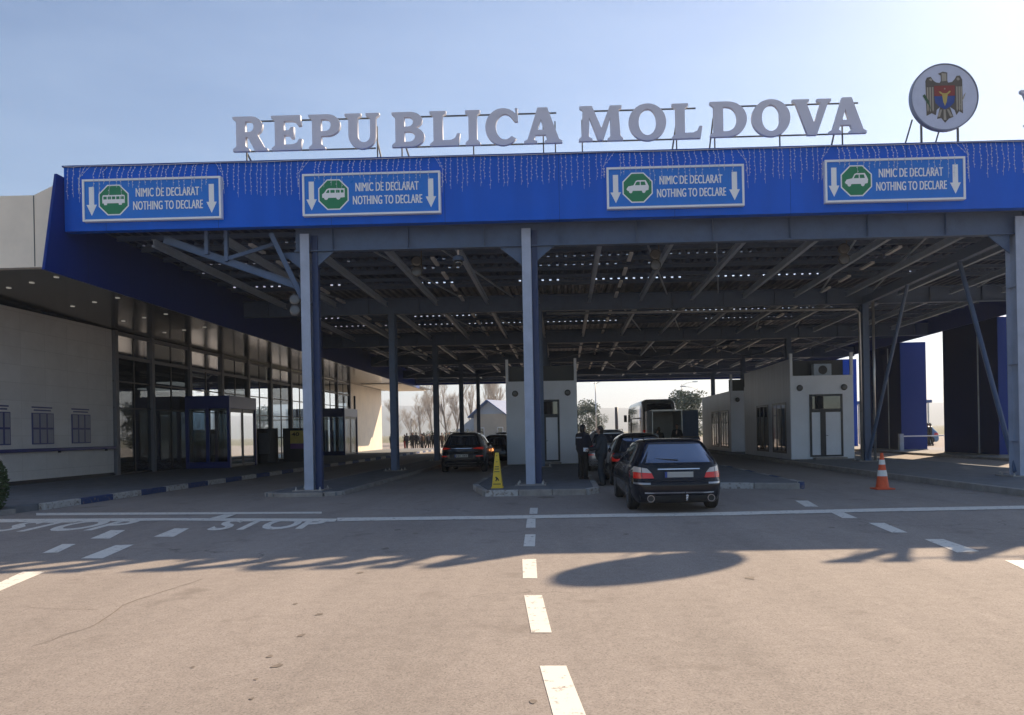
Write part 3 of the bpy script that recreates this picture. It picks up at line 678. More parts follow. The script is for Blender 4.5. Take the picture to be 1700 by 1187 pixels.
G['D'] = (1.02, [[(0,0)] + arc(.48,.5,.54,.5,-90,90,16) + [(0,1),(0,.94),(.1,.86),(.1,.14),(0,.06)], [(.36,.15)] + arc(.46,.5,.29,.35,-90,90,12) + [(.36,.85)]])
G['A'] = (1.1, [[(0,0),(.37,0),(.37,.06),(.28,.10),(.33,.24),(.63,.24),(.68,.1),(.60,.06),(.60,0),(1.1,0),(1.1,.06),(1.01,.11),(.68,1.02),(.40,1.02),(.10,.11),(0,.06)], [(.385,.38),(.585,.38),(.49,.70)]])
G['V'] = (1.1, [[(0,1),(0,.94),(.09,.89),(.42,-.02),(.68,-.02),(1.01,.89),(1.1,.94),(1.1,1),(.70,1),(.70,.94),(.81,.89),(.61,.30),(.40,.89),(.47,.94),(.47,1)]])
G['M'] = (1.25, [[(0,0),(.38,0),(.38,.06),(.28,.12),(.30,.68),(.54,.02),(.68,.02),(.90,.68),(.90,.12),(.82,.06),(.82,0),(1.25,0),(1.25,.06),(1.18,.13),(1.13,.88),(1.22,.94),(1.22,1),(.89,1),(.64,.36),(.38,1),(.03,1),(.03,.94),(.12,.88),(.08,.13),(0,.06)]])
LY = 20.9
LZ = 9.61; LH = 0.965
WORDS = [('grey roof letters REPU at the left end of the roof sign', 'REPU', [(387,444),(451,502),(513,565),(573,630)], [(405, None), (409, 430), (624, None), (627, 634)]),
         ('grey roof letters BLICA right of the letters REPU', 'BLICA', [(651,705),(714,764),(773,797),(806,862),(870,933)], [(665, None), (676, 690), (785, None), (902, None), (922, None)]),
         ('grey roof letters MOL in the middle of the roof sign', 'MOL', [(961,1034),(1044,1106),(1116,1166)], [(967, None), (1119, 1112), (1125, None)]),
         ('grey roof letters DOVA left of the round crest', 'DOVA', [(1179,1240),(1248,1312),(1316,1380),(1376,1438)], [(1183, 1179), (1189, None), (1298, None), (1390, 1383), (1403, None)]),
         ('grey roof letters VAMA cut off by the right edge', 'VAMA', [(1695,1758),(1762,1826),(1838,1915),(1922,1986)], [(1710, None), (1790, None), (1870, None), (1950, None)])]
for lab, word, spans_, posts in WORDS:
    zoff = 0.04 if word == 'DOVA' else (0.02 if word in ('MOL',) else 0)
    if word == 'VAMA': zoff = 0.12
    xs0 = at(spans_[0][0], 215, Y=LY).x; xs1 = at(spans_[-1][1], 215, Y=LY).x
    o = thing('roof_lettering', lab, 'letters', ((xs0 + xs1) / 2, LY, FZ1 + 0.04), 0, 'letters of the roof sign')
    for ch, (pa, pb) in zip(word, spans_):
        Wg, polys = G[ch]; xa, xb = at(pa, 215, Y=LY).x, at(pb, 215, Y=LY).x
        me = flat([[(p[0] / Wg * (xb - xa), p[1] * LH) for p in pl] for pl in polys], 0.03, 0.003)
        z_ = LZ + zoff
        if ch == 'C': pass
        for v in me.vertices:
            v.co = Vector((xa + v.co.x, LY + (-v.co.z), z_ + v.co.y)) - chain_off(o)
        me.materials.clear(); me.materials.append(M['letter_face'])
        lo = bpy.data.objects.new('letter', me); COL.objects.link(lo); lo.parent = o
        # pale returns behind the face
        me2 = flat([[(p[0] / Wg * (xb - xa), p[1] * LH) for p in pl] for pl in polys], 0.02, 0.007)
        for v in me2.vertices: v.co = Vector((xa + v.co.x, LY + 0.045 - v.co.z, z_ + v.co.y)) - chain_off(o)
        me2.materials.clear(); me2.materials.append(M['letter_side'])
        l2 = bpy.data.objects.new('return', me2); COL.objects.link(l2); l2.parent = lo
    for nm, dz in (('top_rail', LH - 0.07), ('bottom_rail', 0.05)):
        MB().bar((xs0 + 0.15, LY + 0.15, LZ + zoff + dz), (xs1 - 0.15, LY + 0.15, LZ + zoff + dz), 0.035, 0.035).build(nm, 'dark_rail', o, world=True)
    for a, c in posts:
        if c is None:
            x = at(a, 240, Y=LY).x; MB().bar((x, LY + 0.19, FZ1 - 0.3), (x, LY + 0.19, LZ + zoff + LH * 0.7), 0.035, 0.035).build('post', 'dark_rail', o, world=True)
        else:
            x = at(a, 240, Y=LY).x; x2 = at(c, 240, Y=LY).x
            dx = (x2 - x)
            MB().bar((x - dx, LY + 0.19, LZ + zoff + LH * 0.62), (x2, LY + 0.95, FZ1 - 0.5), 0.035, 0.035).build('brace', 'dark_rail', o, world=True)

# ------------------------------------------------------------------ round crest
EY = 20.35
ec = at(1567, 162, Y=EY); er = 55 * EY / F
o = thing('crest_disc', 'round pale disc with an eagle crest standing on the roof at right', 'emblem', (ec.x, EY, FZ1 + 0.04))
b = MB().lathe([(er - 0.03, -0.05), (er, -0.05), (er, 0.09), (er - 0.03, 0.09)], (ec.x, EY, ec.z), 56, 'Y'); b.f = b.f[:-2]
b.build('rim', 'disc_rim', o, world=True, smooth=False)
MB().lathe([(er - 0.032, -0.035), (er - 0.032, 0.08)], (ec.x, EY, ec.z), 56, 'Y').build('face', 'disc_face', o, world=True)
def crest(polys, m, name, d, parent=None):
    me = flat(polys); k = er / 400.0
    return link_mesh(name, me, m, parent or o, lambda co: Vector(((co.x - 655) * k, -0.035 - d, ec.z - FZ1 - 0.04 + (540 - co.y) * k)))
wing = [(432,345),(450,305),(495,295),(530,345),(560,365),(600,372),(615,345),(612,285),(580,262),(640,238),(692,250),(690,345),(700,370),(745,365),(778,330),(800,292),(840,290),(866,340),
        (868,742),(822,715),(790,760),(770,700),(715,660),(755,780),(700,800),(655,848),(610,790),(560,800),(598,660),(560,690),(548,755),(500,730),(438,760)]
e1 = crest([wing], 'eagle', 'eagle', 0.004)
for i, x in enumerate((455, 485, 515, 800, 828, 852)):
    crest([[(x - 9, 420), (x + 9, 420), (x + 9, 690), (x, 715), (x - 9, 690)]], 'eagle_light', 'feather', 0.008, e1)
crest([[(622, 255), (680, 262), (680, 350), (625, 355)]], 'eagle_light', 'head', 0.008, e1)
for a in (-1, 0, 1): crest([[(650 + a * 40 - 12, 690), (650 + a * 40 + 12, 690), (655 + a * 75 + 16, 775 + (40 if a == 0 else 0)), (655 + a * 75 - 16, 775 + (40 if a == 0 else 0))]], 'eagle_light', 'tail_feather', 0.008, e1)
crest([[(470, 330), (495, 312), (515, 335), (500, 350)]], 'eagle_light', 'wing_tip', 0.008, e1); crest([[(795, 330), (815, 308), (840, 335), (815, 352)]], 'eagle_light', 'wing_tip', 0.008, e1)
crest([[(395, 520), (420, 500), (470, 590), (500, 720), (470, 640), (440, 600)]], 'crest_green', 'olive_branch', 0.010, e1)
crest([[(905, 495), (880, 520), (845, 620), (800, 700), (840, 640), (880, 560)]], 'eagle_light', 'mace', 0.010, e1)
sh1 = crest([[(532, 405), (775, 405), (775, 530), (532, 530)]], 'crest_red', 'shield_top', 0.010, e1)
crest([[(532, 530), (775, 530), (765, 610), (720, 655), (655, 690), (590, 655), (545, 610)]], 'crest_blue', 'shield_base', 0.010, e1)
crest([[(622, 510), (690, 510), (676, 600), (655, 650), (636, 600)], ], 'crest_gold', 'bull_head', 0.014, e1)
hn = arc(655, 470, 75, 55, 200, -20, 14); hn = [(655 + 75 * cos(radians(t)), 455 - 62 * sin(radians(t))) for t in range(200, 345, 12)] + [(655 + 55 * cos(radians(t)), 455 - 44 * sin(radians(t))) for t in range(340, 196, -12)]
crest([hn], 'crest_gold', 'horns', 0.014, e1)
crest([[(655 + (14 if k % 2 == 0 else 6) * sin(k * pi / 5), 445 - (14 if k % 2 == 0 else 6) * cos(k * pi / 5)) for k in range(10)]], 'eagle_light', 'star', 0.016, e1)
for px_ in (1534, 1595): x = at(px_, 220, Y=EY).x; MB().bar((x, EY + 0.15, FZ1 - 0.3), (x, EY + 0.15, ec.z - 0.3), 0.045, 0.045).build('post', 'dark_rail', o, world=True)
for a, c in ((1519, 1511), (1570, 1563)):
    x, x2 = at(a, 200, Y=EY).x, at(c, 235, Y=EY).x
    MB().bar((x, EY + 0.15, ec.z - 0.5), (x2, EY + 0.9, FZ1 - 0.4), 0.03, 0.03).build('brace', 'dark_rail', o, world=True)

# ------------------------------------------------------------------ lights and camera under the canopy
def twin_flood(px, py, Y, lab):
    c = at(px, py, Y=Y); z1 = c.z + 0.2; o = thing('floodlight', lab, 'lamp', (c.x, Y, c.z), 0, 'twin floodlights under the canopy')
    MB().tube([(0.12, 0.1, 0.95), (0.12, 0.1, -0.25)], 0.02, 6).build('mast', 'dark_rail', o)
    for dz in (0.16, -0.14):
        h = MB().lathe([(0.05, 0.22), (0.13, 0.12), (0.16, 0.0), (0.16, -0.03)], (0, 0, dz), 16, 'Y').build('housing', 'black_plastic', o, smooth=False)
        MB().lathe([(0.001, -0.045), (0.10, -0.043), (0.135, -0.035)], (0, 0, dz), 16, 'Y').build('lens', 'lamp_glass', h)
        MB().bar((0, 0.08, dz), (0.13, 0.1, dz), 0.04, 0.04).build('bracket', 'dark_rail', h)
    return o
twin_flood(692, 443, 22.2, 'twin floodlight hanging left of the dome camera'); twin_flood(1088, 432, 22.2, 'twin floodlight hanging right of the centre column')
twin_flood(1401, 422, 22.2, 'twin floodlight hanging rightmost below the crest sign'); twin_flood(490, 507, 20.8, 'twin floodlight fixed to the left front column')
c = at(761, 432, Y=21.3); o = thing('dome_camera', 'dome camera on a short white rod below the front beam', 'camera', (c.x, 21.3, c.z))
MB().tube([(0, 0, 0.1), (0, 0, 0.75)], 0.025, 8).build('rod', 'sign_white', o)
MB().lathe([(0.05, 0.14), (0.15, 0.10), (0.17, 0.0), (0.15, -0.02)], n=18).build('housing', 'steel_grey', o)
MB().lathe([(0.13, -0.02), (0.12, -0.10), (0.07, -0.16), (0.001, -0.18)], n=16).build('dome', 'car_glass', o, smooth=True)

# ------------------------------------------------------------------ terminal on the left
TX = -18.4; G0 = 30.4; G1 = 64.5; SZ = 6.12
term = thing('terminal_building', 'long terminal hall with a white stone wall, glazed front and dark shiny soffit', 'building', (TX, 40, 0))
def tp(b, name, m, parent=None, **k): return b.build(name, m, parent or term, world=True, **k)
tp(box(TX - 0.4, TX, 4, G0, 0.28, SZ), 'stone_wall', 'white_stone')
tp(box(TX - 0.38, TX - 0.02, 4, G0, -0.02, 0.28), 'plinth', 'frame_dark')
b = MB()
tp(MB().prism([(20.4, 6.38), (31, 6.14), (77, 6.12), (77, 6.2), (31, 6.22), (20.4, 6.46)], lambda y, z: (-45, y, z), lambda y, z: (XS - 0.07, y, z)), 'soffit', 'soffit')
tp(box(TX + 0.6, XS - 0.8, 66, 77.5, SZ - 0.05, SZ - 0.01), 'soffit_panel', 'beige_panel')
# beige roof fascia with the raised end
xk = at(58, 325, Y=20.3).x
zt = at(20, 326, Y=20.3).z; zt2 = at(95, 299, Y=20.3).z
b = MB(); b.prism([(-45, 6.36), (XS - 0.07, 6.36), (XS - 0.07, zt2), (xk, zt), (-45, zt + 0.1)], lambda x, z: (x, 20.25, z), lambda x, z: (x, 20.5, z)); tp(b, 'roof_fascia', 'beige_panel')
tp(MB().box(xk - 0.012, xk + 0.012, 20.243, 20.25, 6.38, zt - 0.01), 'fascia_joint', 'frame_dark')
tp(box(-45, XS - 0.1, 20.5, 77, zt - 0.5, zt - 0.4), 'roof', 'concrete')
for i in range(4):
    for j in range(3):
        x = -14.6 - 1.15 * j; y = 21.5 + 3.0 * i + 0.6 * j
        MB().lathe([(0.001, -0.02), (0.07, -0.02), (0.075, 0.02)], (x, y, 6.38 - 0.0226 * (y - 20.4) if y < 31 else 6.14), 14).build('downlight', 'soft_lamp', term, world=True)
# hall interior
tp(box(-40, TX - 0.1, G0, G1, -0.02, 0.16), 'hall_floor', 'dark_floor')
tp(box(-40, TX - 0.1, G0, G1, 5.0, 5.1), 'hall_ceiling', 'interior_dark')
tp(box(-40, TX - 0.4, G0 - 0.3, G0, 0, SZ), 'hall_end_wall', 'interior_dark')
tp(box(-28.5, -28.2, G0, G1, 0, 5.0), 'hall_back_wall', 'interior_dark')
b = MB()
for k in range(9): b.box(-38 + 2.5 * k, -37.85 + 2.5 * k, G1 - 0.1, G1, 0.16, 5.0)
for z in (0.16, 1.5, 3.0, 4.4): b.box(-40, TX - 0.1, G1 - 0.09, G1 - 0.01, z, z + 0.1)
b.box(-40, TX - .1, G1 - .08, G1 - .02, 4.5, 5.0)
tp(b, 'rear_window_frame', 'frame_dark')
# glazed front
posts = [G0 + 0.15, 33.3, 36.7, 40.2, 43.6, 47.0, 50.5, 54.0, 57.4, 60.9, G1]
for y in posts: tp(box(TX - 0.15, TX + 0.12, y - 0.11, y + 0.11, 0.15, SZ - 0.003), 'facade_post', 'alu_grey')
for z in (5.95, 5.0): tp(box(TX - 0.1, TX + 0.06, G0, G1, z, z + 0.14), 'transom', 'alu_grey')
for z in (4.0, 2.9, 0.17): tp(box(TX - 0.05, TX + 0.03, G0, G1, z, z + 0.06), 'glazing_bar', 'frame_dark')
for y0, y1 in zip(posts, posts[1:]):
    ym = (y0 + y1) / 2
    pane = tp(MB().quad((TX, y0 + 0.11, 0.2), (TX, y1 - 0.11, 0.2), (TX, y1 - 0.11, 5.0), (TX, y0 + 0.11, 5.0)), 'window', 'glass')
    tp(box(TX - 0.03, TX + 0.03, ym - 0.03, ym + 0.03, 0.2, 5.94), 'mullion', 'frame_dark', pane)
    tp(MB().quad((TX - 0.06, y0 + 0.45, 5.15), (TX - 0.06, y1 - 0.45, 5.15), (TX - 0.06, y1 - 0.45, 5.93), (TX - 0.06, y0 + 0.45, 5.93)), 'blind', 'blind', pane)
    tp(MB().quad((TX + 0.005, y0 + 0.11, 5.14), (TX + 0.005, y1 - 0.11, 5.14), (TX + 0.005, y1 - 0.11, 5.94), (TX + 0.005, y0 + 0.11, 5.94)), 'top_pane', 'glass', pane)
tp(box(TX - 0.3, TX, G1 + 0.15, 76, 0.15, SZ), 'end_wall', 'beige_panel')
for i in range(6): tp(box(-24 - (i % 2) * 4, -22.8 - (i % 2) * 4, 34 + 5 * i, 37 + 5 * i, 4.9, 4.98), 'ceiling_lamp', 'soft_lamp')
# porches
def porch(y0, y1, x1, zt_):
    o = bpy.data.objects.new('porch', None)
    tmp = MB(); tmp.box(TX + 0.13, x1, y0, y1, zt_ - 0.62, zt_)
    for y in (y0, y1 - 0.14):
        tmp.box(x1 - 0.14, x1, y, y + 0.14, 0.15, zt_ - 0.62); tmp.box(TX + 0.13, TX + 0.29, y, y + 0.14, 0.15, zt_ - 0.62)
    tmp.box(TX + 0.29, x1 - 0.14, y0 + 0.02, y0 + 0.1, 0.15, 0.45)
    xm = (TX + x1) / 2 + .05
    tmp.box(xm - 0.08, xm + 0.08, y0 + 0.02, y0 + 0.1, 0.45, zt_ - 0.62)
    p = tp(tmp, 'porch', 'frame_blue', bevel=0.008)
    for xa, xb in ((TX + 0.29, xm - 0.08), (xm + 0.08, x1 - 0.14)): tp(MB().quad((xa, y0 + 0.06, 0.45), (xb, y0 + 0.06, 0.45), (xb, y0 + 0.06, zt_ - 0.62), (xa, y0 + 0.06, zt_ - 0.62)), 'porch_pane', 'glass', p)
    ym = (y0 + y1) / 2
    for ya, yb in ((y0 + 0.14, ym - 0.03), (ym + 0.03, y1 - 0.14)):
        d = MB(); d.box(x1 - 0.09, x1 - 0.05, ya, ya + 0.07, 0.18, zt_ - 0.63); d.box(x1 - 0.09, x1 - 0.05, yb - 0.07, yb, 0.18, zt_ - 0.63)
        d.box(x1 - 0.09, x1 - 0.05, ya + .07, yb - .07, 0.18, 0.3); d.box(x1 - 0.09, x1 - 0.05, ya + .07, yb - .07, zt_ - 0.8, zt_ - 0.63)
        dd = tp(d, 'porch_door', 'frame_dark', p); tp(MB().quad((x1 - 0.07, ya, 0.3), (x1 - 0.07, yb, 0.3), (x1 - 0.07, yb, zt_ - 0.8), (x1 - 0.07, ya, zt_ - 0.8)), 'door_pane', 'glass', dd)
    tp(box(TX + .14, x1 - .15, y1 - 0.1, y1 - 0.06, .15, zt_ - .63), 'porch_pane', 'glass', p)
porch(36.0, 39.2, -16.1, 3.65); porch(55.5, 59.0, -16.2, 3.65)
b = MB(); 
for y in (36.2, 37.2, 38.2): b.box(-16.13, -16.085, y - 0.0, y + 0.85, 3.1, 3.55)
# handrail on the stone wall
o = thing('handrail', 'blue handrail running along the white stone wall below the notice boards', 'handrail', (TX + 0.12, 20, 1.25))
MB().box(TX + 0.08, TX + 0.17, 6, G0 - 0.1, 1.24, 1.36).build('rail', 'frame_blue', o, world=True, bevel=0.015)
for y in (12, 15, 18, 21, 24, 27, 29.8): MB().box(TX, TX + 0.08, y, y + 0.06, 1.18, 1.28).build('bracket', 'frame_dark', o, world=True)
# notice boards
for (pa, pb), lab in zip([(-20, 16), (52, 88), (118, 149)], ['notice board on the white wall cut off by the left edge', 'middle notice board on the white wall', 'notice board on the white wall nearest the glass front']):
    ya = at(pa, 715, Y=26); # ray through wall plane X=TX
    def onwall(px, py):
        d = at(px, py, Y=10.0) - Vector((0, 0, EYE)); return Vector((0, 0, EYE)) + d * (TX / d.x)
    A = onwall(pa, 688 if pa > 100 else 690).y; B = onwall(pb, 690).y
    z1 = 2.60; z0 = 1.50
    o = thing('notice_board', lab, 'notice board', (TX + 0.02, (A + B) / 2, z0), 0, 'notice boards on the white wall')
    MB().box(TX, TX + 0.03, A, B, z0, z1).build('board', 'frame_blue', o, world=True, bevel=0.005)
    for i in range(3):
        for j in range(2):
            ww = (B - A) / 3; hh = (z1 - z0) / 2
            MB().box(TX + 0.03, TX + 0.036, A + ww * i + 0.05, A + ww * (i + 1) - 0.04, z0 + hh * j + 0.04, z0 + hh * (j + 1) - 0.03).build('sheet', 'board_paper', o, world=True)
    MB().box(TX, TX + 0.012, A + 0.12, B - 0.12, z1 + 0.07, z1 + 0.12).box(TX, TX + 0.012, A + 0.02, B - 0.05, z1 + 0.17, z1 + 0.22).build('heading', 'frame_blue', o, world=True)
# totem with poster, and dark machines
o = thing('advert_totem', 'dark stand with a yellow 40 poster in front of the glass hall', 'advert stand', (-15.6, 43.5, 0.15))
box(-0.75, 0.65, 0, 0.3, 0, 1.95).build('cabinet', 'frame_dark', o, bevel=0.03)
box(-0.30, 0.55, -0.015, 0, 0.75, 1.8).build('poster', 'ad_yellow', o)
box(-0.30, 0.55, -0.02, -0.016, 0.75, 1.05).build('poster_band', 'ad_purple', o)
me, ta, tb, tc, td = textmesh('40', 0, 0.02); link_mesh('numeral', me, 'ink', o, lambda co: Vector((-0.22 + (co.x - ta) / (tb - ta) * 0.45, -0.02, 1.48 + (co.y - tc) / (td - tc) * 0.22)))
for x, y, lab in ((-16.9, 42.6, 'dark rounded vending machine left of the yellow poster stand'),):
    o = thing('vending_machine', lab, 'vending machine', (x, y, 0.15))
    MB().prism([(-.55 + .2 * (1 - cos(t)) if False else 0.6 * cos(t), 0.45 * sin(t)) for t in [2 * pi * k / 20 for k in range(20)]], lambda a, c: (a, c, 0), lambda a, c: (a, c, 1.95)).build('cabinet', 'frame_dark', o, bevel=0.03)
    box(-0.3, 0.3, -0.47, -0.43, 0.5, 1.7).build('front_panel', 'alu_grey', o)

# ------------------------------------------------------------------ booths
def booth(x0, x1, y0, y1, lab, door_x, sidewin, mirror=1):
    o = thing('control_booth', lab, 'booth', ((x0 + x1) / 2, y0, 0.15), 0, 'white control booths on the islands')
    def bp(b, n, m, parent=None, **k): return b.build(n, m, parent or o, world=True, **k)
    H = 3.9
    bp(box(x0, x1, y0, y0 + 0.12, 0.15, H), 'front_wall', 'booth_white', bevel=0.02)
    bp(box(x0, x1, y1 - 0.12, y1, 0.15, H), 'rear_wall', 'booth_white')
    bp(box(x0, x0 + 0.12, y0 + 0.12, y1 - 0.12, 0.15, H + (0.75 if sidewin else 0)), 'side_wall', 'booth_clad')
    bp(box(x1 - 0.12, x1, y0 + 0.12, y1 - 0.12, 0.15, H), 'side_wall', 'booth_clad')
    bp(box(x0 + .12, x1 - .12, y0 + .12, y1 - .12, H - 0.15, H - 0.05), 'roof', 'frame_dark')
    for x in (x0, x1 - 0.12): bp(box(x, x + 0.12, y0 - 0.003, y0 + 0.12, H, H + 1.0), 'screen_post', 'booth_white')
    bp(box(x0 + 0.12, x1 - 0.12, y0 + 0.9, y0 + 1.0, H - 0.05, H + 0.75), 'roof_screen', 'frame_dark')
    if sidewin:
      ac = bp(box(x0 + 1.2, x0 + 2.0, y0 + 0.4, y0 + 0.75, H - .05, H + 0.55), 'cooling_unit', 'steel_pale', bevel=0.02)
      bp(MB().lathe([(0.2, -0.01), (0.2, 0.0), (0.001, 0.0)], (x0 + 1.6, y0 + 0.39, H + 0.27), 16, 'Y'), 'fan_grille', 'frame_dark', ac)
    # door
    dx0, dx1, zt_ = door_x[0], door_x[1], 3.05
    fr = MB(); f = 0.09
    fr.box(dx0, dx0 + f, y0 - 0.04, y0 + 0.01, 0.25, zt_); fr.box(dx1 - f, dx1, y0 - 0.04, y0 + 0.01, 0.25, zt_); fr.box(dx0 + f, dx1 - f, y0 - 0.04, y0 + 0.01, zt_ - f, zt_)
    fr.box(dx0 + f, dx1 - f, y0 - 0.04, y0 + 0.01, 2.25, 2.4); fr.box(dx0 + f, dx1 - f, y0 - 0.04, y0 + 0.01, 0.25, 0.33)
    split = dx0 + (dx1 - dx0) * 0.40
    fr.box(split - 0.12, split + 0.12, y0 - 0.04, y0 + 0.01, 0.33, 2.25)
    d = bp(fr, 'door_frame', 'frame_dark')
    for a, c in ((dx0 + f, split - 0.12), (split + 0.12, dx1 - f)): bp(box(a, c, y0 - 0.02, y0 - 0.003, 0.33, 2.25), 'door_leaf', 'booth_white', d)
    bp(box(dx0 + f, dx1 - f, y0 - 0.02, y0 - 0.003, 2.4, zt_ - f), 'fanlight', 'car_glass', d)
    bp(MB().tube([(split + 0.06, y0 - 0.05, 1.2), (split + 0.06, y0 - 0.1, 1.2), (split + 0.2, y0 - 0.1, 1.2)], 0.012, 6), 'handle', 'chrome', d)
    bp(box(dx0 - 0.1 + (dx1 - dx0) * 0.15, dx1 + 0.05, y0 - 0.4, y0 - .003, 0.13, 0.23), 'step', 'concrete', bevel=0.01)
    for x in (x0 + 0.42, x1 - 0.42):
        l = bp(MB().lathe([(0.13, -0.07), (0.14, -0.03), (0.14, 0.0)], (x, y0, 3.35), 18, 'Y'), 'wall_lamp', 'black_plastic')
        bp(MB().lathe([(0.001, -0.085), (0.08, -0.08), (0.10, -0.07)], (x, y0, 3.35), 16, 'Y'), 'lamp_lens', 'lamp_glass', l)
    # windows in the lane side
    n = 2
    for k in range(n):
        ya = y0 + 0.7 + k * 3.0; yb = ya + 2.2
        for sx, xs in ((-1, x0), (1, x1)):
            wf = MB(); t = 0.09
            wf.box(xs - 0.03 if sx < 0 else xs - .01, xs + 0.01 if sx < 0 else xs + 0.03, ya, yb, 0.4, 0.5); wf.box(xs - 0.03 if sx < 0 else xs - .01, xs + 0.01 if sx < 0 else xs + 0.03, ya, yb, 2.65, 2.75)
            for yy in (ya, ya + (yb - ya) / 3, ya + 2 * (yb - ya) / 3, yb - t): wf.box(xs - 0.03 if sx < 0 else xs - .01, xs + 0.01 if sx < 0 else xs + 0.03, yy, yy + t, 0.5, 2.65)
            w_ = bp(wf, 'window_frame', 'frame_dark')
            xx = xs - 0.008 if sx < 0 else xs + 0.008
            bp(MB().quad((xx, ya, 0.5), (xx, yb, 0.5), (xx, yb, 2.65), (xx, ya, 2.65)), 'window_pane', 'car_glass', w_)
    return o
cb0 = at(842, 770, Y=34.0).x; cb1 = at(960, 770, Y=34.0).x
booth(cb0, cb1, 34.0, 42.0, 'white control booth behind the centre column, between the two car queues', (at(884, 700, Y=34).x, at(929, 700, Y=34).x), False)
rb0 = at(1314, 760, Y=34.0).x; rb1 = at(1419, 760, Y=34.0).x
booth(rb0, rb1, 34.0, 42.6, 'white control booth with a pale double door, behind the traffic cone', (at(1344, 700, Y=34).x, at(1399, 700, Y=34).x), True)
booth(rb0 + 0.1, rb1 + 0.1, 46.5, 56.0, 'far grey control booth seen left of the double door booth', (rb0 + 1.0, rb0 + 2.5), False)

# ------------------------------------------------------------------ vehicles
def interp(tab, z):
    if z <= tab[0][0]: return tab[0][1]
    for (a, b_), (c, d) in zip(tab, tab[1:]):
        if z <= c:
            t = (z - a) / (c - a); return b_ + (d - b_) * t
    return tab[-1][1]
class Shell:
    """a vehicle skin lofted from horizontal rings (rear at y=0, nose at +y)"""
    def __init__(s, rear, front, wid, z0, z1, n0=7.0, n1=4.0, lev=46, smooth=0.03):
        s.tab = (rear, front, wid); s.z0, s.z1, s.n0, s.n1, s.lev, s.sm = z0, z1, n0, n1, lev, smooth
    def p(s, z):
        r = []
        for t in s.tab:
            r.append(sum(interp(t, z + s.sm * k) * w_ for k, w_ in ((-1, .25), (0, .5), (1, .25))))
        n = s.n0 + (s.n1 - s.n0) * max(0, min(1, (z - s.z0) / (s.z1 - s.z0)))
        return (*r, n)
    def rear(s, x, z):
        a, b_, w_, n = s.p(z); ym, hl = (a + b_) / 2, (b_ - a) / 2
        return ym - hl * max(0, 1 - abs(min(1, abs(x) / w_)) ** n) ** (1 / n)
    def front(s, x, z):
        a, b_, w_, n = s.p(z); ym, hl = (a + b_) / 2, (b_ - a) / 2
        return ym + hl * max(0, 1 - abs(min(1, abs(x) / w_)) ** n) ** (1 / n)
    def side(s, y, z):
        a, b_, w_, n = s.p(z); ym, hl = (a + b_) / 2, (b_ - a) / 2
        return w_ * max(0, 1 - abs(min(1, abs(y - ym) / hl)) ** n) ** (1 / n)
    def mesh(s):
        b = MB(); N = 72; vs = []; fs = []
        for j in range(s.lev + 1):
            z = s.z0 + (s.z1 - s.z0) * j / s.lev; a, c, w_, n = s.p(z); ym, hl = (a + c) / 2, (c - a) / 2
            for k in range(N):
                t = 2 * pi * (k + .5) / N; cx, sy = cos(t), sin(t)
                vs.append((w_ * math.copysign(abs(cx) ** (2 / n), cx), ym + hl * math.copysign(abs(sy) ** (2 / n), sy), z))
        for j in range(s.lev):
            for k in range(N):
                q = j * N + k; r = j * N + (k + 1) % N; fs.append((q, r, r + N, q + N))
        fs.append(tuple(range(N - 1, -1, -1)))
        # crowned roof
        top = [vs[s.lev * N + k] for k in range(N)]; cx = sum(v[0] for v in top) / N; cy = sum(v[1] for v in top) / N; base = len(vs); prev = s.lev * N
        for sc, dz in ((.75, .012), (.4, .022)):
            st = len(vs); vs += [(cx + (v[0] - cx) * sc, cy + (v[1] - cy) * sc, v[2] + dz) for v in top]
            for k in range(N): fs.append((prev + k, prev + (k + 1) % N, st + (k + 1) % N, st + k))
            prev = st
        fs.append(tuple(range(prev, prev + N)))
        return b.add(vs, fs)
    def patch(s, where, quad, off=0.006, nu=10, nv=6):
        """a quad (bl, br, tr, tl) of 2-D points laid on the skin"""
        b = MB(); vs = []; fs = []
        for j in range(nv + 1):
            for i in range(nu + 1):
                u, v = i / nu, j / nv
                p = [(quad[0][k] * (1 - u) + quad[1][k] * u) * (1 - v) + (quad[3][k] * (1 - u) + quad[2][k] * u) * v for k in (0, 1)]
                if where == 'rear': vs.append((p[0], s.rear(p[0], p[1]) - off, p[1]))
                elif where == 'front': vs.append((p[0], s.front(p[0], p[1]) + off, p[1]))
                else:
                    sg = 1 if where == 'right' else -1; vs.append((sg * (s.side(p[0], p[1]) + off), p[0], p[1]))
        for j in range(nv):
            for i in range(nu): a = j * (nu + 1) + i; fs.append((a, a + 1, a + nu + 2, a + nu + 1))
        return b.add(vs, fs)
def wheel(o, x, y, r, wd, sg):
    c = (x, y, r)
    t = MB().lathe([(r * .68, -wd / 2), (r * .9, -wd / 2), (r, -wd / 2 + .035), (r, wd / 2 - .035), (r * .9, wd / 2), (r * .68, wd / 2)], c, 30, 'X').build('wheel', 'rubber', o, smooth=False)
    q = MB(); xo = sg * (wd / 2 - 0.015)
    q.lathe([(r * .70, xo - sg * .02), (r * .70, xo + sg * .012), (r * .62, xo + sg * .012), (r * .60, xo - sg * .05)], c, 30, 'X'); q.f = q.f[:-2]
    for k in range(7):
        a = 2 * pi * k / 7; q.bar((x + xo - sg * .01, y + r * .08 * cos(a), r + r * .08 * sin(a)), (x + xo, y + r * .63 * cos(a), r + r * .63 * sin(a)), .03, .055, (1, 0, 0))
    q.lathe([(r * .14, xo - sg * .02), (r * .14, xo + sg * .012)], c, 14, 'X')
    q.build('rim', 'rim_alloy', t)
    MB().lathe([(r * .66, xo - sg * .055), (r * .66, xo - sg * .05)], c, 24, 'X').build('brake', 'black_plastic', t)
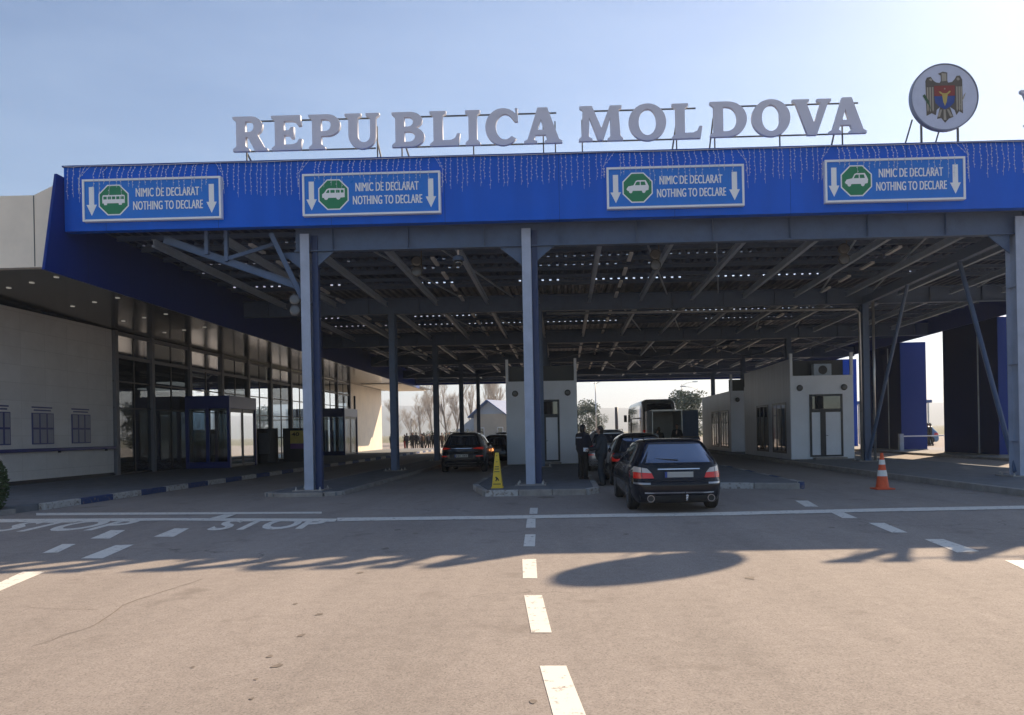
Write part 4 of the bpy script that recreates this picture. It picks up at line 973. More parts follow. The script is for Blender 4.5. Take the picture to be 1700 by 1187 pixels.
def car(lab, x, y, rz, paint, spec, cat='car', group=None, name='parked_car'):
    o = thing(name, lab, cat, (x, y, 0), rz, group); sh = Shell(*spec['shell'])
    sh.mesh().build('body', paint, o, smooth=True)
    for q in spec['rear_glass']: sh.patch('rear', q, .005, 14, 8).build('rear_window', 'tint_glass', o, smooth=True)
    for side in ('left', 'right'):
        for q in spec['side_glass']: sh.patch(side, q, .005, 8, 6).build('side_window', 'car_glass', o, smooth=True)
    sh.patch('front', spec['windscreen'], .005, 12, 6).build('windscreen', 'car_glass', o, smooth=True)
    for q in spec['headlights']:
        for sg in (1, -1): sh.patch('front', [(sg * a, b_) for a, b_ in q], .006, 6, 3).build('headlight', 'tail_clear', o, smooth=True)
    for q, m_, nm in spec['rear_bits']:
        for sg in ((1, -1) if q[0][0] > 0 else (1,)): sh.patch('rear', [(sg * a, b_) for a, b_ in q], .012, 8, 4).build(nm, m_, o, smooth=True)
    for side in ('left', 'right'):
        for q, m_, nm in spec.get('side_bits', []): sh.patch(side, q, .009, 8, 3).build(nm, m_, o, smooth=True)
    r = spec['r']
    for yy in spec['axles']:
        for sg, side in ((-1, 'left'), (1, 'right')):
            xw = sh.side(yy, r + .05)
            b = MB(); vs = []; n = 26
            for k in range(n): a = 2 * pi * k / n; yq, zq = yy + (r + .055) * cos(a), max(spec['shell'][3] + .002, r + (r + .055) * sin(a)); vs.append((sg * (sh.side(yq, zq) + .004), yq, zq))
            b.add(vs + [(sg * (xw + .004), yy, r)], [(k, (k + 1) % n, n) for k in range(n)]); b.build('wheel_arch', 'black_plastic', o)
            wheel(o, sg * (xw - .095), yy, r, .215, sg)
    zm = spec['mirror'][1]
    for sg in (1, -1):
        xm = sh.side(spec['mirror'][0], zm)
        MB().ball((sg * (xm + .10), spec['mirror'][0], zm + .05), .1, 12, 8, (1.05, .55, .72)).build('wing_mirror', paint, o, smooth=True)
    for sg in (1, -1):
        if spec.get('rails'):
            y0, y1, zr, xr = spec['rails']; MB().tube([(sg * xr, y0, zr - .03), (sg * xr, y0 + .1, zr + .03), (sg * xr, y1 - .1, zr + .03), (sg * xr, y1, zr - .03)], .016, 6).build('roof_rail', spec.get('rail_mat', 'black_plastic'), o, smooth=True)
    # plate
    px0, px1, pz0, pz1 = spec['plate']
    yp = min(sh.rear(px0, pz0), sh.rear(px0, pz1), sh.rear(0, (pz0 + pz1) / 2)) - .014
    pl = MB().box(px0, px1, yp, yp + .01, pz0, pz1).build('number_plate', 'plate_white', o)
    MB().box(px0, px0 + .045, yp - .002, yp - .0005, pz0, pz1).build('plate_band', 'crest_blue', pl)
    # wiper
    zc = spec['rear_glass'][0][0][1] + .05
    MB().tube([(.0, sh.rear(0, zc) - .02, zc), (-.22, sh.rear(.22, zc + .02) - .02, zc + .015), (-.42, sh.rear(.42, zc + .05) - .02, zc + .03)], .009, 5).build('wiper', 'black_plastic', o)
    return o, sh
WAGON = dict(
    shell=([(.2,.16),(.28,.05),(.42,.0),(.60,.0),(.66,.05),(.98,.11),(1.02,.14),(1.36,.52),(1.43,.62),(1.47,.95)],
           [(.2,4.66),(.35,4.8),(.55,4.82),(.7,4.72),(.8,4.45),(.92,3.75),(.97,3.45),(1.2,3.0),(1.38,2.6),(1.47,2.0)],
           [(.2,.82),(.32,.88),(.55,.905),(.75,.91),(.93,.875),(.99,.84),(1.36,.655),(1.42,.60),(1.47,.46)], .2, 1.45, 7.5, 5.0),
    rear_glass=[[(-.70,1.0),(.70,1.0),(.50,1.36),(-.50,1.36)]],
    side_glass=[[(.62,1.0),(1.35,1.0),(1.35,1.36),(.95,1.34)], [(1.40,1.0),(2.25,1.0),(2.25,1.37),(1.40,1.37)], [(2.32,1.0),(3.12,1.0),(2.62,1.36),(2.32,1.37)]],
    windscreen=[(-.70,1.0),(.70,1.0),(.52,1.37),(-.52,1.37)],
    headlights=[[(.45,.62),(.82,.62),(.80,.76),(.5,.74)]],
    rear_bits=[([(.48,.70),(.885,.69),(.88,.82),(.52,.80)], 'tail_red', 'tail_light'), ([(.52,.802),(.88,.822),(.82,.93),(.60,.89)], 'tail_clear', 'reverse_light'),
               ([(.695,.69),(.708,.69),(.708,.92),(.695,.92)], 'black_plastic', 'light_divider'),
               ([(-.87,.40),(.87,.40),(.87,.425),(-.87,.425)], 'chrome', 'bumper_trim'), ([(-.86,.64),(.86,.64),(.86,.655),(-.86,.655)], 'black_plastic', 'bumper_gap'),
               ([(-.40,.865),(.40,.865),(.40,.885),(-.40,.885)], 'chrome', 'tailgate_handle'), ([(.55,.58),(.88,.58),(.88,.615),(.55,.615)], 'car_silver', 'bumper_reflector'),
               ([(-.72,.21),(.72,.21),(.76,.36),(-.76,.36)], 'black_plastic', 'diffuser')],
    side_bits=[([(.9,.56),(4.2,.56),(4.2,.585),(.9,.585)], 'black_plastic', 'side_moulding'), ([(1.46,.86),(1.66,.86),(1.66,.89),(1.46,.89)], 'chrome', 'door_handle'), ([(2.36,.86),(2.56,.86),(2.56,.89),(2.36,.89)], 'chrome', 'door_handle'),
               ([(.75,.985),(3.2,.985),(3.2,1.0),(.75,1.0)], 'chrome', 'window_trim'),
               ([(1.365,.45),(1.375,.45),(1.375,1.36),(1.365,1.36)], 'black_plastic', 'door_gap'), ([(2.28,.35),(2.29,.35),(2.29,1.36),(2.28,1.36)], 'black_plastic', 'door_gap')],
    axles=(.98, 3.82), r=.325, mirror=(2.95, 1.0), rails=(.8, 2.9, 1.46, .56), plate=(-.27,.27,.71,.82))
SUV = dict(
    shell=([(.24,.2),(.34,.06),(.5,.0),(.75,.0),(.82,.06),(1.05,.12),(1.1,.16),(1.5,.48),(1.56,.42),(1.63,.8)],
           [(.24,4.3),(.4,4.45),(.7,4.46),(.9,4.35),(1.02,3.9),(1.08,3.35),(1.3,2.95),(1.5,2.5),(1.63,1.8)],
           [(.24,.84),(.4,.92),(.7,.935),(.95,.93),(1.08,.87),(1.48,.68),(1.56,.62),(1.63,.45)], .24, 1.63, 6.5, 4.6),
    rear_glass=[[(-.68,1.13),(.68,1.13),(.53,1.48),(-.53,1.48)]],
    side_glass=[[(.62,1.1),(1.0,1.1),(1.0,1.46),(.85,1.42)], [(1.06,1.1),(2.0,1.1),(2.0,1.49),(1.06,1.47)], [(2.06,1.1),(3.0,1.1),(2.6,1.45),(2.06,1.49)]],
    windscreen=[(-.72,1.12),(.72,1.12),(.55,1.5),(-.55,1.5)], headlights=[[(.5,.82),(.86,.84),(.84,.95),(.55,.92)]],
    rear_bits=[([(.44,.985),(.89,.93),(.89,1.05),(.62,1.03)], 'tail_red', 'tail_light'), ([(.58,.66),(.84,.66),(.85,.70),(.60,.70)], 'tail_red', 'fog_light'),
               ([(-.40,.985),(.40,.985),(.42,1.005),(-.42,1.005)], 'chrome', 'tailgate_trim'), ([(-.74,.40),(.74,.40),(.76,.425),(-.76,.425)], 'chrome', 'bumper_trim'), ([(-.70,.28),(.70,.28),(.72,.31),(-.72,.31)], 'chrome', 'skid_plate'),
               ([(-.46,.58),(.46,.58),(.52,.84),(-.52,.84)], 'black_plastic', 'plate_recess'), ([(-.86,.86),(.86,.86),(.86,.872),(-.86,.872)], 'black_plastic', 'tailgate_gap'),
               ([(-.55,1.52),(.55,1.52),(.5,1.555),(-.5,1.555)], 'black_plastic', 'roof_spoiler')],
    side_bits=[([(.8,.36),(3.8,.36),(3.8,.46),(.8,.46)], 'black_plastic', 'sill_trim')],
    axles=(.88, 3.55), r=.36, mirror=(2.85, 1.12), rails=(.8, 2.7, 1.62, .58), plate=(-.27,.27,.64,.75))
HATCH = dict(
    shell=([(.2,.15),(.3,.04),(.5,.0),(.7,.02),(.95,.08),(1.0,.12),(1.34,.42),(1.42,.4),(1.5,.8)], [(.2,3.9),(.4,4.05),(.65,4.05),(.8,3.85),(.95,3.3),(1.0,3.05),(1.25,2.6),(1.42,2.1),(1.5,1.6)],
           [(.2,.78),(.35,.84),(.6,.86),(.85,.855),(.97,.81),(1.36,.62),(1.44,.55),(1.5,.4)], .2, 1.5, 6.5, 4.6),
    rear_glass=[[(-.62,1.0),(.62,1.0),(.48,1.36),(-.48,1.36)]], side_glass=[[(.55,1.0),(1.5,1.0),(1.5,1.38),(.8,1.34)], [(1.56,1.0),(2.7,1.0),(2.3,1.34),(1.56,1.38)]],
    windscreen=[(-.66,1.0),(.66,1.0),(.5,1.38),(-.5,1.38)], headlights=[[(.45,.66),(.78,.68),(.76,.82),(.5,.78)]],
    rear_bits=[([(.60,.72),(.84,.71),(.83,.95),(.64,.93)], 'tail_red', 'tail_light'), ([(-.74,.40),(.74,.40),(.74,.43),(-.74,.43)], 'black_plastic', 'bumper_trim'), ([(-.76,.64),(.76,.64),(.76,.652),(-.76,.652)], 'black_plastic', 'bumper_gap')],
    side_bits=[], axles=(.78, 3.3), r=.31, mirror=(2.55, 1.0), plate=(-.26,.26,.68,.79))
xr_ = (at(1041, 840, Z=0).x + at(1190, 836, Z=0).x) / 2
mb, sh = car('black estate car with a tow ball, last in the right queue', xr_ - .09, 14.35, radians(1.2), 'car_navy', WAGON, 'car', 'cars queueing in the right lane')
mb.scale = (1, 1, .965)
for sx in (-.55, .60):
    y_ = sh.rear(sx, .3); MB().lathe([(.065, y_ - .05), (.072, y_ - .05), (.072, y_ + .1), (.06, y_ + .1)], (sx, 0, .30), 16, 'Y').build('exhaust_pipe', 'chrome', mb); MB().lathe([(.058, y_ - .055), (.001, y_ - .053)], (sx, 0, .30), 16, 'Y').build('exhaust_bore', 'ink', mb)
tb_ = MB().tube([(0.12, .1, .26), (0.12, -.06, .27), (0.12, -.10, .33)], .02, 8).ball((.12, -.10, .36), .028, 10, 6).build('tow_ball', 'chrome', mb, smooth=True)
car('black hatchback beside the two officers, partly hidden by the estate car', 2.2, 21.4, radians(.5), 'car_black', HATCH, 'car', 'cars queueing in the right lane')
car('silver off road car with bright roof rails, behind the officers', 1.75, 29.0, 0, 'car_silver', dict(SUV, rail_mat='chrome'), 'car', 'cars queueing in the right lane')
sx_ = (at(727, 785, Z=0).x + at(809, 785, Z=0).x) / 2
sv, sh = car('dark off road car with a white number plate, last in the left queue', sx_, 30.3, radians(-1.0), 'car_grey', SUV, 'car', 'cars queueing in the left lane')
pl = [c for c in sv.children if c.name.startswith('number_plate')][0]
rnd = random.Random(2); b = MB(); yb_ = min(v.co.y for v in pl.data.vertices) - .003
for k in range(7):
    if k != 3: b.box(-.20 + k * .063, -.165 + k * .063, yb_, yb_ + .002, .665, .725)
b.build('plate_marks', 'plate_ink', pl)
car('small dark car with a lit brake light, middle of the left queue', sx_ + .75, 37.6, 0, 'car_black', dict(HATCH, rear_bits=[([(.60,.72),(.84,.71),(.83,.95),(.64,.93)], 'tail_lit', 'tail_light')] + HATCH['rear_bits'][1:]), 'car', 'cars queueing in the left lane')
car('black off road car next to the booth, first in the left queue', sx_ + .6, 45.0, 0, 'car_black', SUV, 'car', 'cars queueing in the left lane')
car('bright blue car seen through the gap between the right pylons', at(1556, 725, Y=62).x, 62, radians(80), 'van_blue', HATCH, 'car')

# coach
cx_ = at(1095, 700, Y=53).x
o = thing('coach', 'tall grey coach with a dark rear window standing beyond the right lane', 'coach', (cx_, 53, 0))
sh = Shell([(.35,.12),(.6,.0),(2.0,.0),(3.5,.10),(3.7,.25)], [(.35,11.9),(2,12),(3.5,11.7),(3.7,11.4)], [(.35,1.22),(.6,1.27),(3.3,1.27),(3.62,1.18),(3.75,.95)], .35, 3.75, 14, 9, 30)
sh.mesh().build('body', 'coach_paint', o, smooth=True)
sh.patch('rear', [(-1.1, 2.35), (1.1, 2.35), (1.02, 3.55), (-1.02, 3.55)], .01).build('rear_window', 'car_glass', o)
for k in range(5):
    for side in ('left', 'right'): sh.patch(side, [(.8 + 2.1 * k, 2.0), (2.8 + 2.1 * k, 2.0), (2.8 + 2.1 * k, 3.35), (.8 + 2.1 * k, 3.35)], .01).build('side_window', 'glass_dark' if False else 'car_glass', o)
for sg in (1, -1):
    sh.patch('rear', [(sg * 1.0, .8), (sg * 1.18, .8), (sg * 1.18, 1.6), (sg * 1.0, 1.6)], .01, 3, 3).build('tail_light', 'tail_red', o)
    for yy in (3.0, 9.5): wheel(o, sg * 1.14, yy, .5, .28, sg)
    MB().box(sg * 1.3, sg * 1.55, 11.6, 11.75, 2.3, 2.9).build('wing_mirror', 'black_plastic', o, bevel=.03)
MB().tube([(-1.25, 1.0, 2.45), (-1.9, 1.0, 2.4), (-1.9, 1.05, 1.2)], .05, 6).build('luggage_flap', 'black_plastic', o)
# box trailer with doors open
tx0, tx1 = at(1082, 700, Y=44).x, at(1133, 700, Y=44).x; zt_ = at(1105, 682, Y=44).z
o = thing('box_trailer', 'closed box trailer with both rear doors open, in front of the coach', 'trailer', ((tx0 + tx1) / 2, 44, 0))
def tr(b, n, m, **k): return b.build(n, m, o, world=True, **k)
tr(box(tx0, tx0 + .05, 44, 47.5, .55, zt_), 'side_wall', 'trailer_white'); tr(box(tx1 - .05, tx1, 44, 47.5, .55, zt_), 'side_wall', 'trailer_white')
tr(box(tx0, tx1, 44.0, 47.5, zt_, zt_ + .06), 'roof', 'trailer_white'); tr(box(tx0, tx1, 44, 47.5, .45, .55), 'floor', 'dark_floor'); tr(box(tx0 + .05, tx1 - .05, 47.4, 47.5, .55, zt_), 'front_wall', 'trailer_white')
tr(MB().box(tx0 - .02, tx0 + .06, 43.95, 44, .45, zt_ + .07).box(tx1 - .06, tx1 + .02, 43.95, 44, .45, zt_ + .07).box(tx0 + .06, tx1 - .06, 43.95, 44, zt_ - .02, zt_ + .07), 'door_frame', 'galv')
tr(MB().bar((tx1, 43.97, (zt_ + .5) / 2), (tx1 + .85, 43.6, (zt_ + .5) / 2), .05, zt_ - .5), 'door', 'steel_grey'); tr(MB().bar((tx0, 43.97, (zt_ + .5) / 2), (tx0 - .35, 43.2, (zt_ + .5) / 2), .05, zt_ - .5), 'door', 'trailer_white')
for sx in (tx0 + .1, tx1 - .1): tr(MB().lathe([(.2, -.1), (.33, -.1), (.33, .1), (.2, .1)], (sx, 45.8, .33), 20, 'X'), 'wheel', 'rubber')
tr(box(tx0 + .02, tx0 + .18, 43.93, 43.96, .46, .56).box(tx1 - .18, tx1 - .02, 43.93, 43.96, .46, .56), 'tail_light', 'tail_red')

# ------------------------------------------------------------------ cone and wet floor sign
c = at(1465, 812, Z=0)
o = thing('traffic_cone', 'orange traffic cone with two white bands standing on the right lane', 'traffic cone', (c.x, c.y, 0))
MB().box(-.23, .23, -.23, .23, 0, .035).build('base', 'cone_orange', o, bevel=.015)
def rc(z): return .165 - .13 * (z / .9)
MB().lathe([(rc(.035) + .02, .035), (rc(.05), .06), (rc(.90), .90), (rc(.9) - .012, .915), (.001, .915)], n=28).build('cone', 'cone_orange', o, smooth=False)
for z0, z1 in ((.33, .48), (.62, .74)): MB().lathe([(rc(z0) + .004, z0), (rc(z1) + .004, z1)], n=28).build('band', 'reflective', o, smooth=False)
c = at(826, 810, Z=.15)
o = thing('wet_floor_cone', 'slim yellow four sided warning stand on the centre island', 'warning sign', (c.x, c.y, .15))
def py(w0, w1, z0, z1, off=0): 
    a, c_ = w0 / 2, w1 / 2
    return MB().add([(-a,-a,z0),(a,-a,z0),(a,a,z0),(-a,a,z0),(-c_,-c_,z1),(c_,-c_,z1),(c_,c_,z1),(-c_,c_,z1)], [(0,3,2,1),(4,5,6,7),(0,1,5,4),(1,2,6,5),(2,3,7,6),(3,0,4,7)])
py(.27, .09, .04, .93).build('stand', 'floor_yellow', o, bevel=.01); py(.31, .30, 0, .04).build('base', 'floor_yellow', o, bevel=.008)
fw = lambda z: (.27 + (.09 - .27) * (z - .04) / .89) / 2
b = MB()
for z, w_, h_ in ((.55, .055, .02), (.49, .06, .022), (.42, .07, .022), (.10, .10, .02), (.68, .022, .018), (.84, .018, .018)):
    b.quad((-w_, -fw(z) - .003, z), (w_, -fw(z) - .003, z), (w_, -fw(z + h_) - .003, z + h_), (-w_, -fw(z + h_) - .003, z + h_))
b.build('markings', 'ink', o)
def fig(pts): 
    q = MB(); q.add([(x, -fw(z) - .004, z) for x, z in pts], [tuple(range(len(pts)))]); return q
fig([(-.05,.30),(-.01,.30),(.03,.26),(.06,.20),(.04,.19),(.01,.23),(-.02,.18),(-.05,.19),(-.02,.24)]).build('slipping_figure', 'ink', o)

# ------------------------------------------------------------------ people
def capsules(name, caps, m, parent, vox=.014):
    b = MB()
    for a, c, r0, r1 in caps:
        a, c = Vector(a), Vector(c); d = c - a; n = 5
        pts = [a - d.normalized() * r0 * .95 if d.length > 1e-6 else a] ; rs = [r0 * .25]
        for t, k in ((.6, .78),): pts.append(a - d.normalized() * r0 * t); rs.append(r0 * k)
        pts.append(a); rs.append(r0); pts.append(c); rs.append(r1)
        pts.append(c + d.normalized() * r1 * .6); rs.append(r1 * .78); pts.append(c + d.normalized() * r1 * .95); rs.append(r1 * .25)
        b.tube(pts, rs, 10)
    o = b.build(name, m)
    md = o.modifiers.new('r', 'REMESH'); md.mode = 'VOXEL'; md.voxel_size = vox; md.use_smooth_shade = True
    ms = o.modifiers.new('s', 'SMOOTH'); ms.iterations = 3; ms.factor = .5
    me = bpy.data.meshes.new_from_object(o.evaluated_get(bpy.context.evaluated_depsgraph_get()))
    bpy.data.objects.remove(o); me.shade_smooth()
    o = bpy.data.objects.new(name, me); COL.objects.link(o); o.parent = parent
    if not me.materials: me.materials.append(M[m])
    return o
def person(lab, x, y, z, rz, h, arms, top, legs='cloth_black', stride=0.0, hair='hair', head_turn=(0, 0), bulk=1.0, vox=.014, group=None, lean=0.0, cap=False, detail=True):
    o = thing('person', lab, 'person', (x, y, z), rz, group); k = h / 1.75; o.scale = (k, k, k)
    V = Vector; ln = lambda zz: lean * max(0, zz - .95)
    P = lambda x_, y_, z_: V((x_, y_ + ln(z_), z_))
    hd = P(0 + head_turn[0], .03 + head_turn[1], 1.63)
    hips = {s: P(s * .09, 0, .92) for s in (-1, 1)}; knee = {s: P(s * .10, .03 + s * stride * .5, .50) for s in (-1, 1)}; ank = {s: P(s * .10, -.02 + s * stride, .09) for s in (-1, 1)}
    shd = {s: P(s * .175, 0, 1.41) for s in (-1, 1)}
    body = []
    body += [(P(0, 0, 1.42), P(0, .015, 1.54), .062, .055), (hd + V((0, -.015, .02)), hd + V((0, -.005, .05)), .085, .088), (hd + V((0, .025, -.05)), hd + V((0, .03, .02)), .06, .07),
             (hd + V((0, .09, -.02)), hd + V((0, .10, -.035)), .012, .015), (P(0, 0, .95), P(0, .01, 1.35), .11, .13)]
    for s in (-1, 1):
        body += [(hd + V((s * .083, -.01, -.01)), hd + V((s * .088, -.015, .02)), .014, .016)]
        el, wr = P(*arms[s][0]), P(*arms[s][1]); f = (wr - el).normalized()
        body += [(shd[s], el, .045, .036), (el, wr, .034, .024), (hips[s], knee[s], .07, .045), (knee[s], ank[s], .042, .032), (ank[s], ank[s] + V((0, .12, -.045)), .03, .03)]
        side = f.cross(V((0, 0, 1))); side = side.normalized() if side.length > .1 else V((1, 0, 0)); dn = side.cross(f)
        pm = wr + f * .075
        body += [(wr + f * .02 + side * .012, pm + side * .018, .018, .016), (wr + f * .02 - side * .012, pm - side * .018, .018, .016)]
        if detail:
            for q, ln_ in enumerate((.06, .072, .068, .052)):
                st = pm + side * (-.027 + .018 * q); mid = st + f * ln_ * .5 + dn * .008 * 0 - V((0, 0, .006)); body.append((st, mid, .0095, .0085)); body.append((mid, mid + f * ln_ * .42 - V((0, 0, .022)), .0085, .007))
            body.append((wr + f * .03 + side * .03 * -s, wr + f * .075 + side * .045 * -s - V((0, 0, .005)), .011, .008))
    bd = capsules('body', body, 'skin', o, vox * .62 if detail else vox)
    if detail:
        for s in (-1, 1): MB().ball(hd + V((s * .032, .093, .012)), .011, 8, 6).build('eye', 'plate_white', o, smooth=True); MB().ball(hd + V((s * .032, .101, .012)), .006, 8, 6).build('pupil', 'ink', o, smooth=True)
        MB().ball(hd + V((0, .088, -.062)), .02, 8, 5, (1.1, .35, .3)).build('mouth', 'cloth_brown', o, smooth=True)
    hc = [(hd + V((0, -.03, .03)), hd + V((0, -.02, .065)), .098, .094), (hd + V((0, -.055, -.05)), hd + V((0, -.05, .02)), .07, .085)]
    if cap: hc += [(hd + V((0, -.04, -.12)), hd + V((0, -.05, -.02)), .075, .085)]
    capsules('hair', hc, hair, o, vox)
    tp_ = [(P(-.05, 0, .98), P(-.06, .0, 1.36), .145, .135), (P(.05, 0, .98), P(.06, .0, 1.36), .145, .135), (P(0, .02, .9), P(0, .02, 1.0), .15, .15), (P(-.15, 0, 1.39), P(.15, 0, 1.39), .075, .075), (P(0, -.01, 1.42), P(0, 0, 1.48), .085, .075)]
    for s in (-1, 1):
        el, wr = P(*arms[s][0]), P(*arms[s][1]); tp_ += [(shd[s], el, .075, .06), (el, wr - (wr - el).normalized() * .03, .06, .045)]
    tp_ = [(a_, c_, r0 * bulk, r1 * bulk) for a_, c_, r0, r1 in tp_]
    capsules('jacket', tp_, top, o, vox)
    lg = []
    for s in (-1, 1): lg += [(hips[s], knee[s], .105, .078), (knee[s], ank[s] + V((0, 0, .03)), .075 * bulk, .066 * bulk)]
    lg.append((P(-.06, 0, .95), P(.06, 0, .95), .12, .12)); capsules('trousers', lg, legs, o, vox)
    for s in (-1, 1): capsules('shoe', [(ank[s] + V((0, -.03, -.035)), ank[s] + V((0, .13, -.05)), .05, .04)], 'ink', o, vox)
    return o
DOWN = {1: ((.26, .0, 1.13), (.27, .08, .90)), -1: ((-.26, .0, 1.13), (-.27, .08, .90))}
FOLD = {1: ((.25, .06, 1.13), (.12, .28, 1.12)), -1: ((-.25, .06, 1.13), (-.10, .29, 1.16))}
HAND = {1: ((.23, .14, 1.14), (.14, .37, 1.07)), -1: ((-.23, .10, 1.14), (-.16, .34, 1.10))}
f1 = person('dark uniformed person seen from behind, left of the pair beside the black car', at(968, 760, Y=22.6).x, 22.6, .15, radians(-38), 1.63, FOLD, 'cloth_navy', 'cloth_black', cap=True, bulk=1.28)
MB().box(-.11, .11, -.205, -.198, 1.33, 1.37).build('back_strip', 'cloth_pale', f1, bevel=.002)
f2 = person('person in dark clothes seen in profile, holding a white paper beside the black car', at(999, 760, Y=22.0).x, 22.0, 0, radians(78), 1.72, HAND, 'cloth_teal', 'cloth_teal', head_turn=(0, .02), bulk=1.25)
wr = Matrix.Rotation(radians(78), 4, 'Z') @ Vector((.13, .47, 1.03)) * (1.72 / 1.75)
o = MB().add([(-.10, -.012, -.01), (.04, -.012, -.02), (.04, .06, .09), (-.10, .06, .10), (-.10, -.010, -.01), (.04, -.010, -.02), (.04, .062, .09), (-.10, .062, .10)], [(0,1,2,3),(7,6,5,4),(0,4,5,1),(1,5,6,2),(2,6,7,3),(3,7,4,0)]).build('document', 'sign_white')
o.location = f2.location + wr; tag(o, 'white paper held by the person in profile', 'paper')
person('person in a pale jacket stooping behind the black estate car roof', at(1085, 720, Y=38).x, 38, 0, radians(-60), 1.62, DOWN, 'cloth_pale', 'cloth_black', vox=.02, lean=.25, detail=False)
person('dark haired person in black standing against the open trailer', at(1094, 720, Y=39.6).x, 39.6, 0, radians(10), 1.72, DOWN, 'cloth_black', 'cloth_black', vox=.02, detail=False)
person('person in black with a bare arm standing in front of the open trailer door', at(1124, 715, Y=41.5).x, 41.5, 0, radians(160), 1.88, DOWN, 'cloth_black', 'cloth_black', vox=.02, detail=False)
# waiting crowd beyond the canopy
proto = {}
rnd = random.Random(21)
crowd = [(649,'cloth_black'),(656,'cloth_navy'),(672,'cloth_brown','cloth_red'),(684,'cloth_black'),(691,'cloth_navy'),(697,'cloth_grey'),(704,'cloth_black'),(709,'cloth_navy'),(713,'cloth_grey'),(719,'cloth_black'),(724,'cloth_navy'),(740,'cloth_black'),(746,'cloth_navy')]
cl_lab = ['in black, leftmost of the waiting crowd', 'in navy, second from the left in the waiting crowd', 'in red trousers waiting beyond the canopy', 'in black just right of the red trousers', 'in navy near the middle of the crowd', 'in a grey jacket left of centre in the crowd',
          'in black right of the grey jacket', 'in navy in the right half of the crowd', 'in a grey jacket near the third column', 'in black close to the third column', 'in navy beside the third column', 'in black right of the third column', 'in navy, rightmost of the waiting crowd']
extra = random.Random(8)
for q in range(6):
    crowd.append((extra.choice((652, 677, 687, 700, 706, 716, 722, 734, 743)) + extra.uniform(-2, 2), extra.choice(('cloth_black', 'cloth_navy', 'cloth_black', 'cloth_brown'))))
for i, cc in enumerate(crowd):
    Y = 84 + rnd.uniform(-3, 4); px = cc[0]
    person('distant person ' + (cl_lab[i] if i < 13 else 'in dark clothes, one of the back row of the waiting crowd'), at(px, 730, Y=Y).x, Y, 0, rnd.uniform(0, 6.28), rnd.uniform(1.6, 1.8), DOWN, cc[1], cc[2] if len(cc) > 2 else 'cloth_black', vox=.035, group='people waiting beyond the canopy', stride=rnd.uniform(-.12, .16), detail=False)
for i, (px, lab) in enumerate([(1540, 'dark person walking in the sunlit gap, left one'), (1544.5, 'dark person walking in the sunlit gap, right one')]):
    person(lab, at(px, 720, Y=57).x, 57, 0, radians(60), 1.7, DOWN, 'cloth_black', 'cloth_black', vox=.03, stride=.16, group='people walking in the sunlit gap', detail=False)

# ------------------------------------------------------------------ planting
def leaf_cloud(b, c, R, n, size, rnd, sq=(1, 1, 1), shell=.55):
    for _ in range(n):
        while True:
            p = Vector((rnd.uniform(-1, 1), rnd.uniform(-1, 1), rnd.uniform(-1, 1)))
            if shell < p.length <= 1: break
        q = Vector(c) + Vector((p.x * R * sq[0], p.y * R * sq[1], p.z * R * sq[2]))
        a = Vector((rnd.uniform(-1, 1), rnd.uniform(-1, 1), rnd.uniform(-1, 1))).normalized(); u = a.orthogonal().normalized(); v = a.cross(u); s = size * rnd.uniform(.6, 1.3)
        b.quad(q - u * s * .5, q + v * s * .3, q + u * s * .6, q - v * s * .3)
rnd = random.Random(4)
o = thing('clipped_shrub', 'dark green clipped shrub at the left edge beside the pavement', 'shrub', (-12.85, 16.3, 0.0))
b = MB()
for _ in range(5200):
    z = rnd.uniform(.06, 1.5); t = z / 1.5; R = .50 * (sin(pi * (t * .86 + .12)) ** .6) * rnd.uniform(.78, 1.05); a = rnd.uniform(0, 2 * pi); q = Vector((R * cos(a), R * sin(a), z))
    d = Vector((rnd.uniform(-1, 1), rnd.uniform(-1, 1), rnd.uniform(-1, 1))).normalized(); u = d.orthogonal().normalized(); v = d.cross(u); s = rnd.uniform(.02, .045)
    b.quad(q - u * s, q + v * s * .6, q + u * s, q - v * s * .6)
b.build('foliage', 'hedge', o, recalc=False); MB().tube([(0, 0, 0), (0, 0, 1.2)], [.05, .02], 6).build('stem', 'bark', o)
box(-13.6, -12.3, 15.8, 16.9, -.02, .10).build('planting_bed', 'concrete')
bpy.data.objects['planting_bed']['kind'] = 'structure'

def bare_tree(lab, x, y, h, seed, spread=.5, levels=5, name='bare_tree', grp='bare trees behind the crossing'):
    r = random.Random(seed); T = MB(); B = MB()
    o = thing(name, lab, 'tree', (x, y, 0), 0, grp)
    def grow(p, d, ln, rad, lv):
        n = 3; pts = [p]; q = p
        for i in range(n):
            d = (d + Vector((r.uniform(-1, 1), r.uniform(-1, 1), r.uniform(-.3, .6))) * .13).normalized(); q = q + d * ln / n; pts.append(q)
        (T if lv == 0 else B).tube(pts, [rad * (1 - .4 * i / n) for i in range(n + 1)], 6 if lv < 2 else 3, cap=False)
        if lv >= levels: return
        k = r.randint(3, 4) if lv > 0 else r.randint(5, 7)
        for i in range(k):
            t = r.uniform(.35, 1.0) if lv else r.uniform(.3, 1.0); s = pts[min(n, int(t * n))]
            nd = (d + Vector((r.uniform(-1, 1), r.uniform(-1, 1), r.uniform(-.1, .6))).normalized() * spread * 1.5).normalized(); nd = (nd + Vector((0, 0, .25))).normalized()
            grow(s, nd, ln * r.uniform(.5, .72), max(.008, rad * .48), lv + 1)
    grow(Vector((0, 0, -.1)), Vector((0, 0, 1)), h * .5, h * .013, 0)
    T.build('trunk', 'bark', o, recalc=False); B.build('crown', 'twig', o, recalc=False)
    return o
i = 0
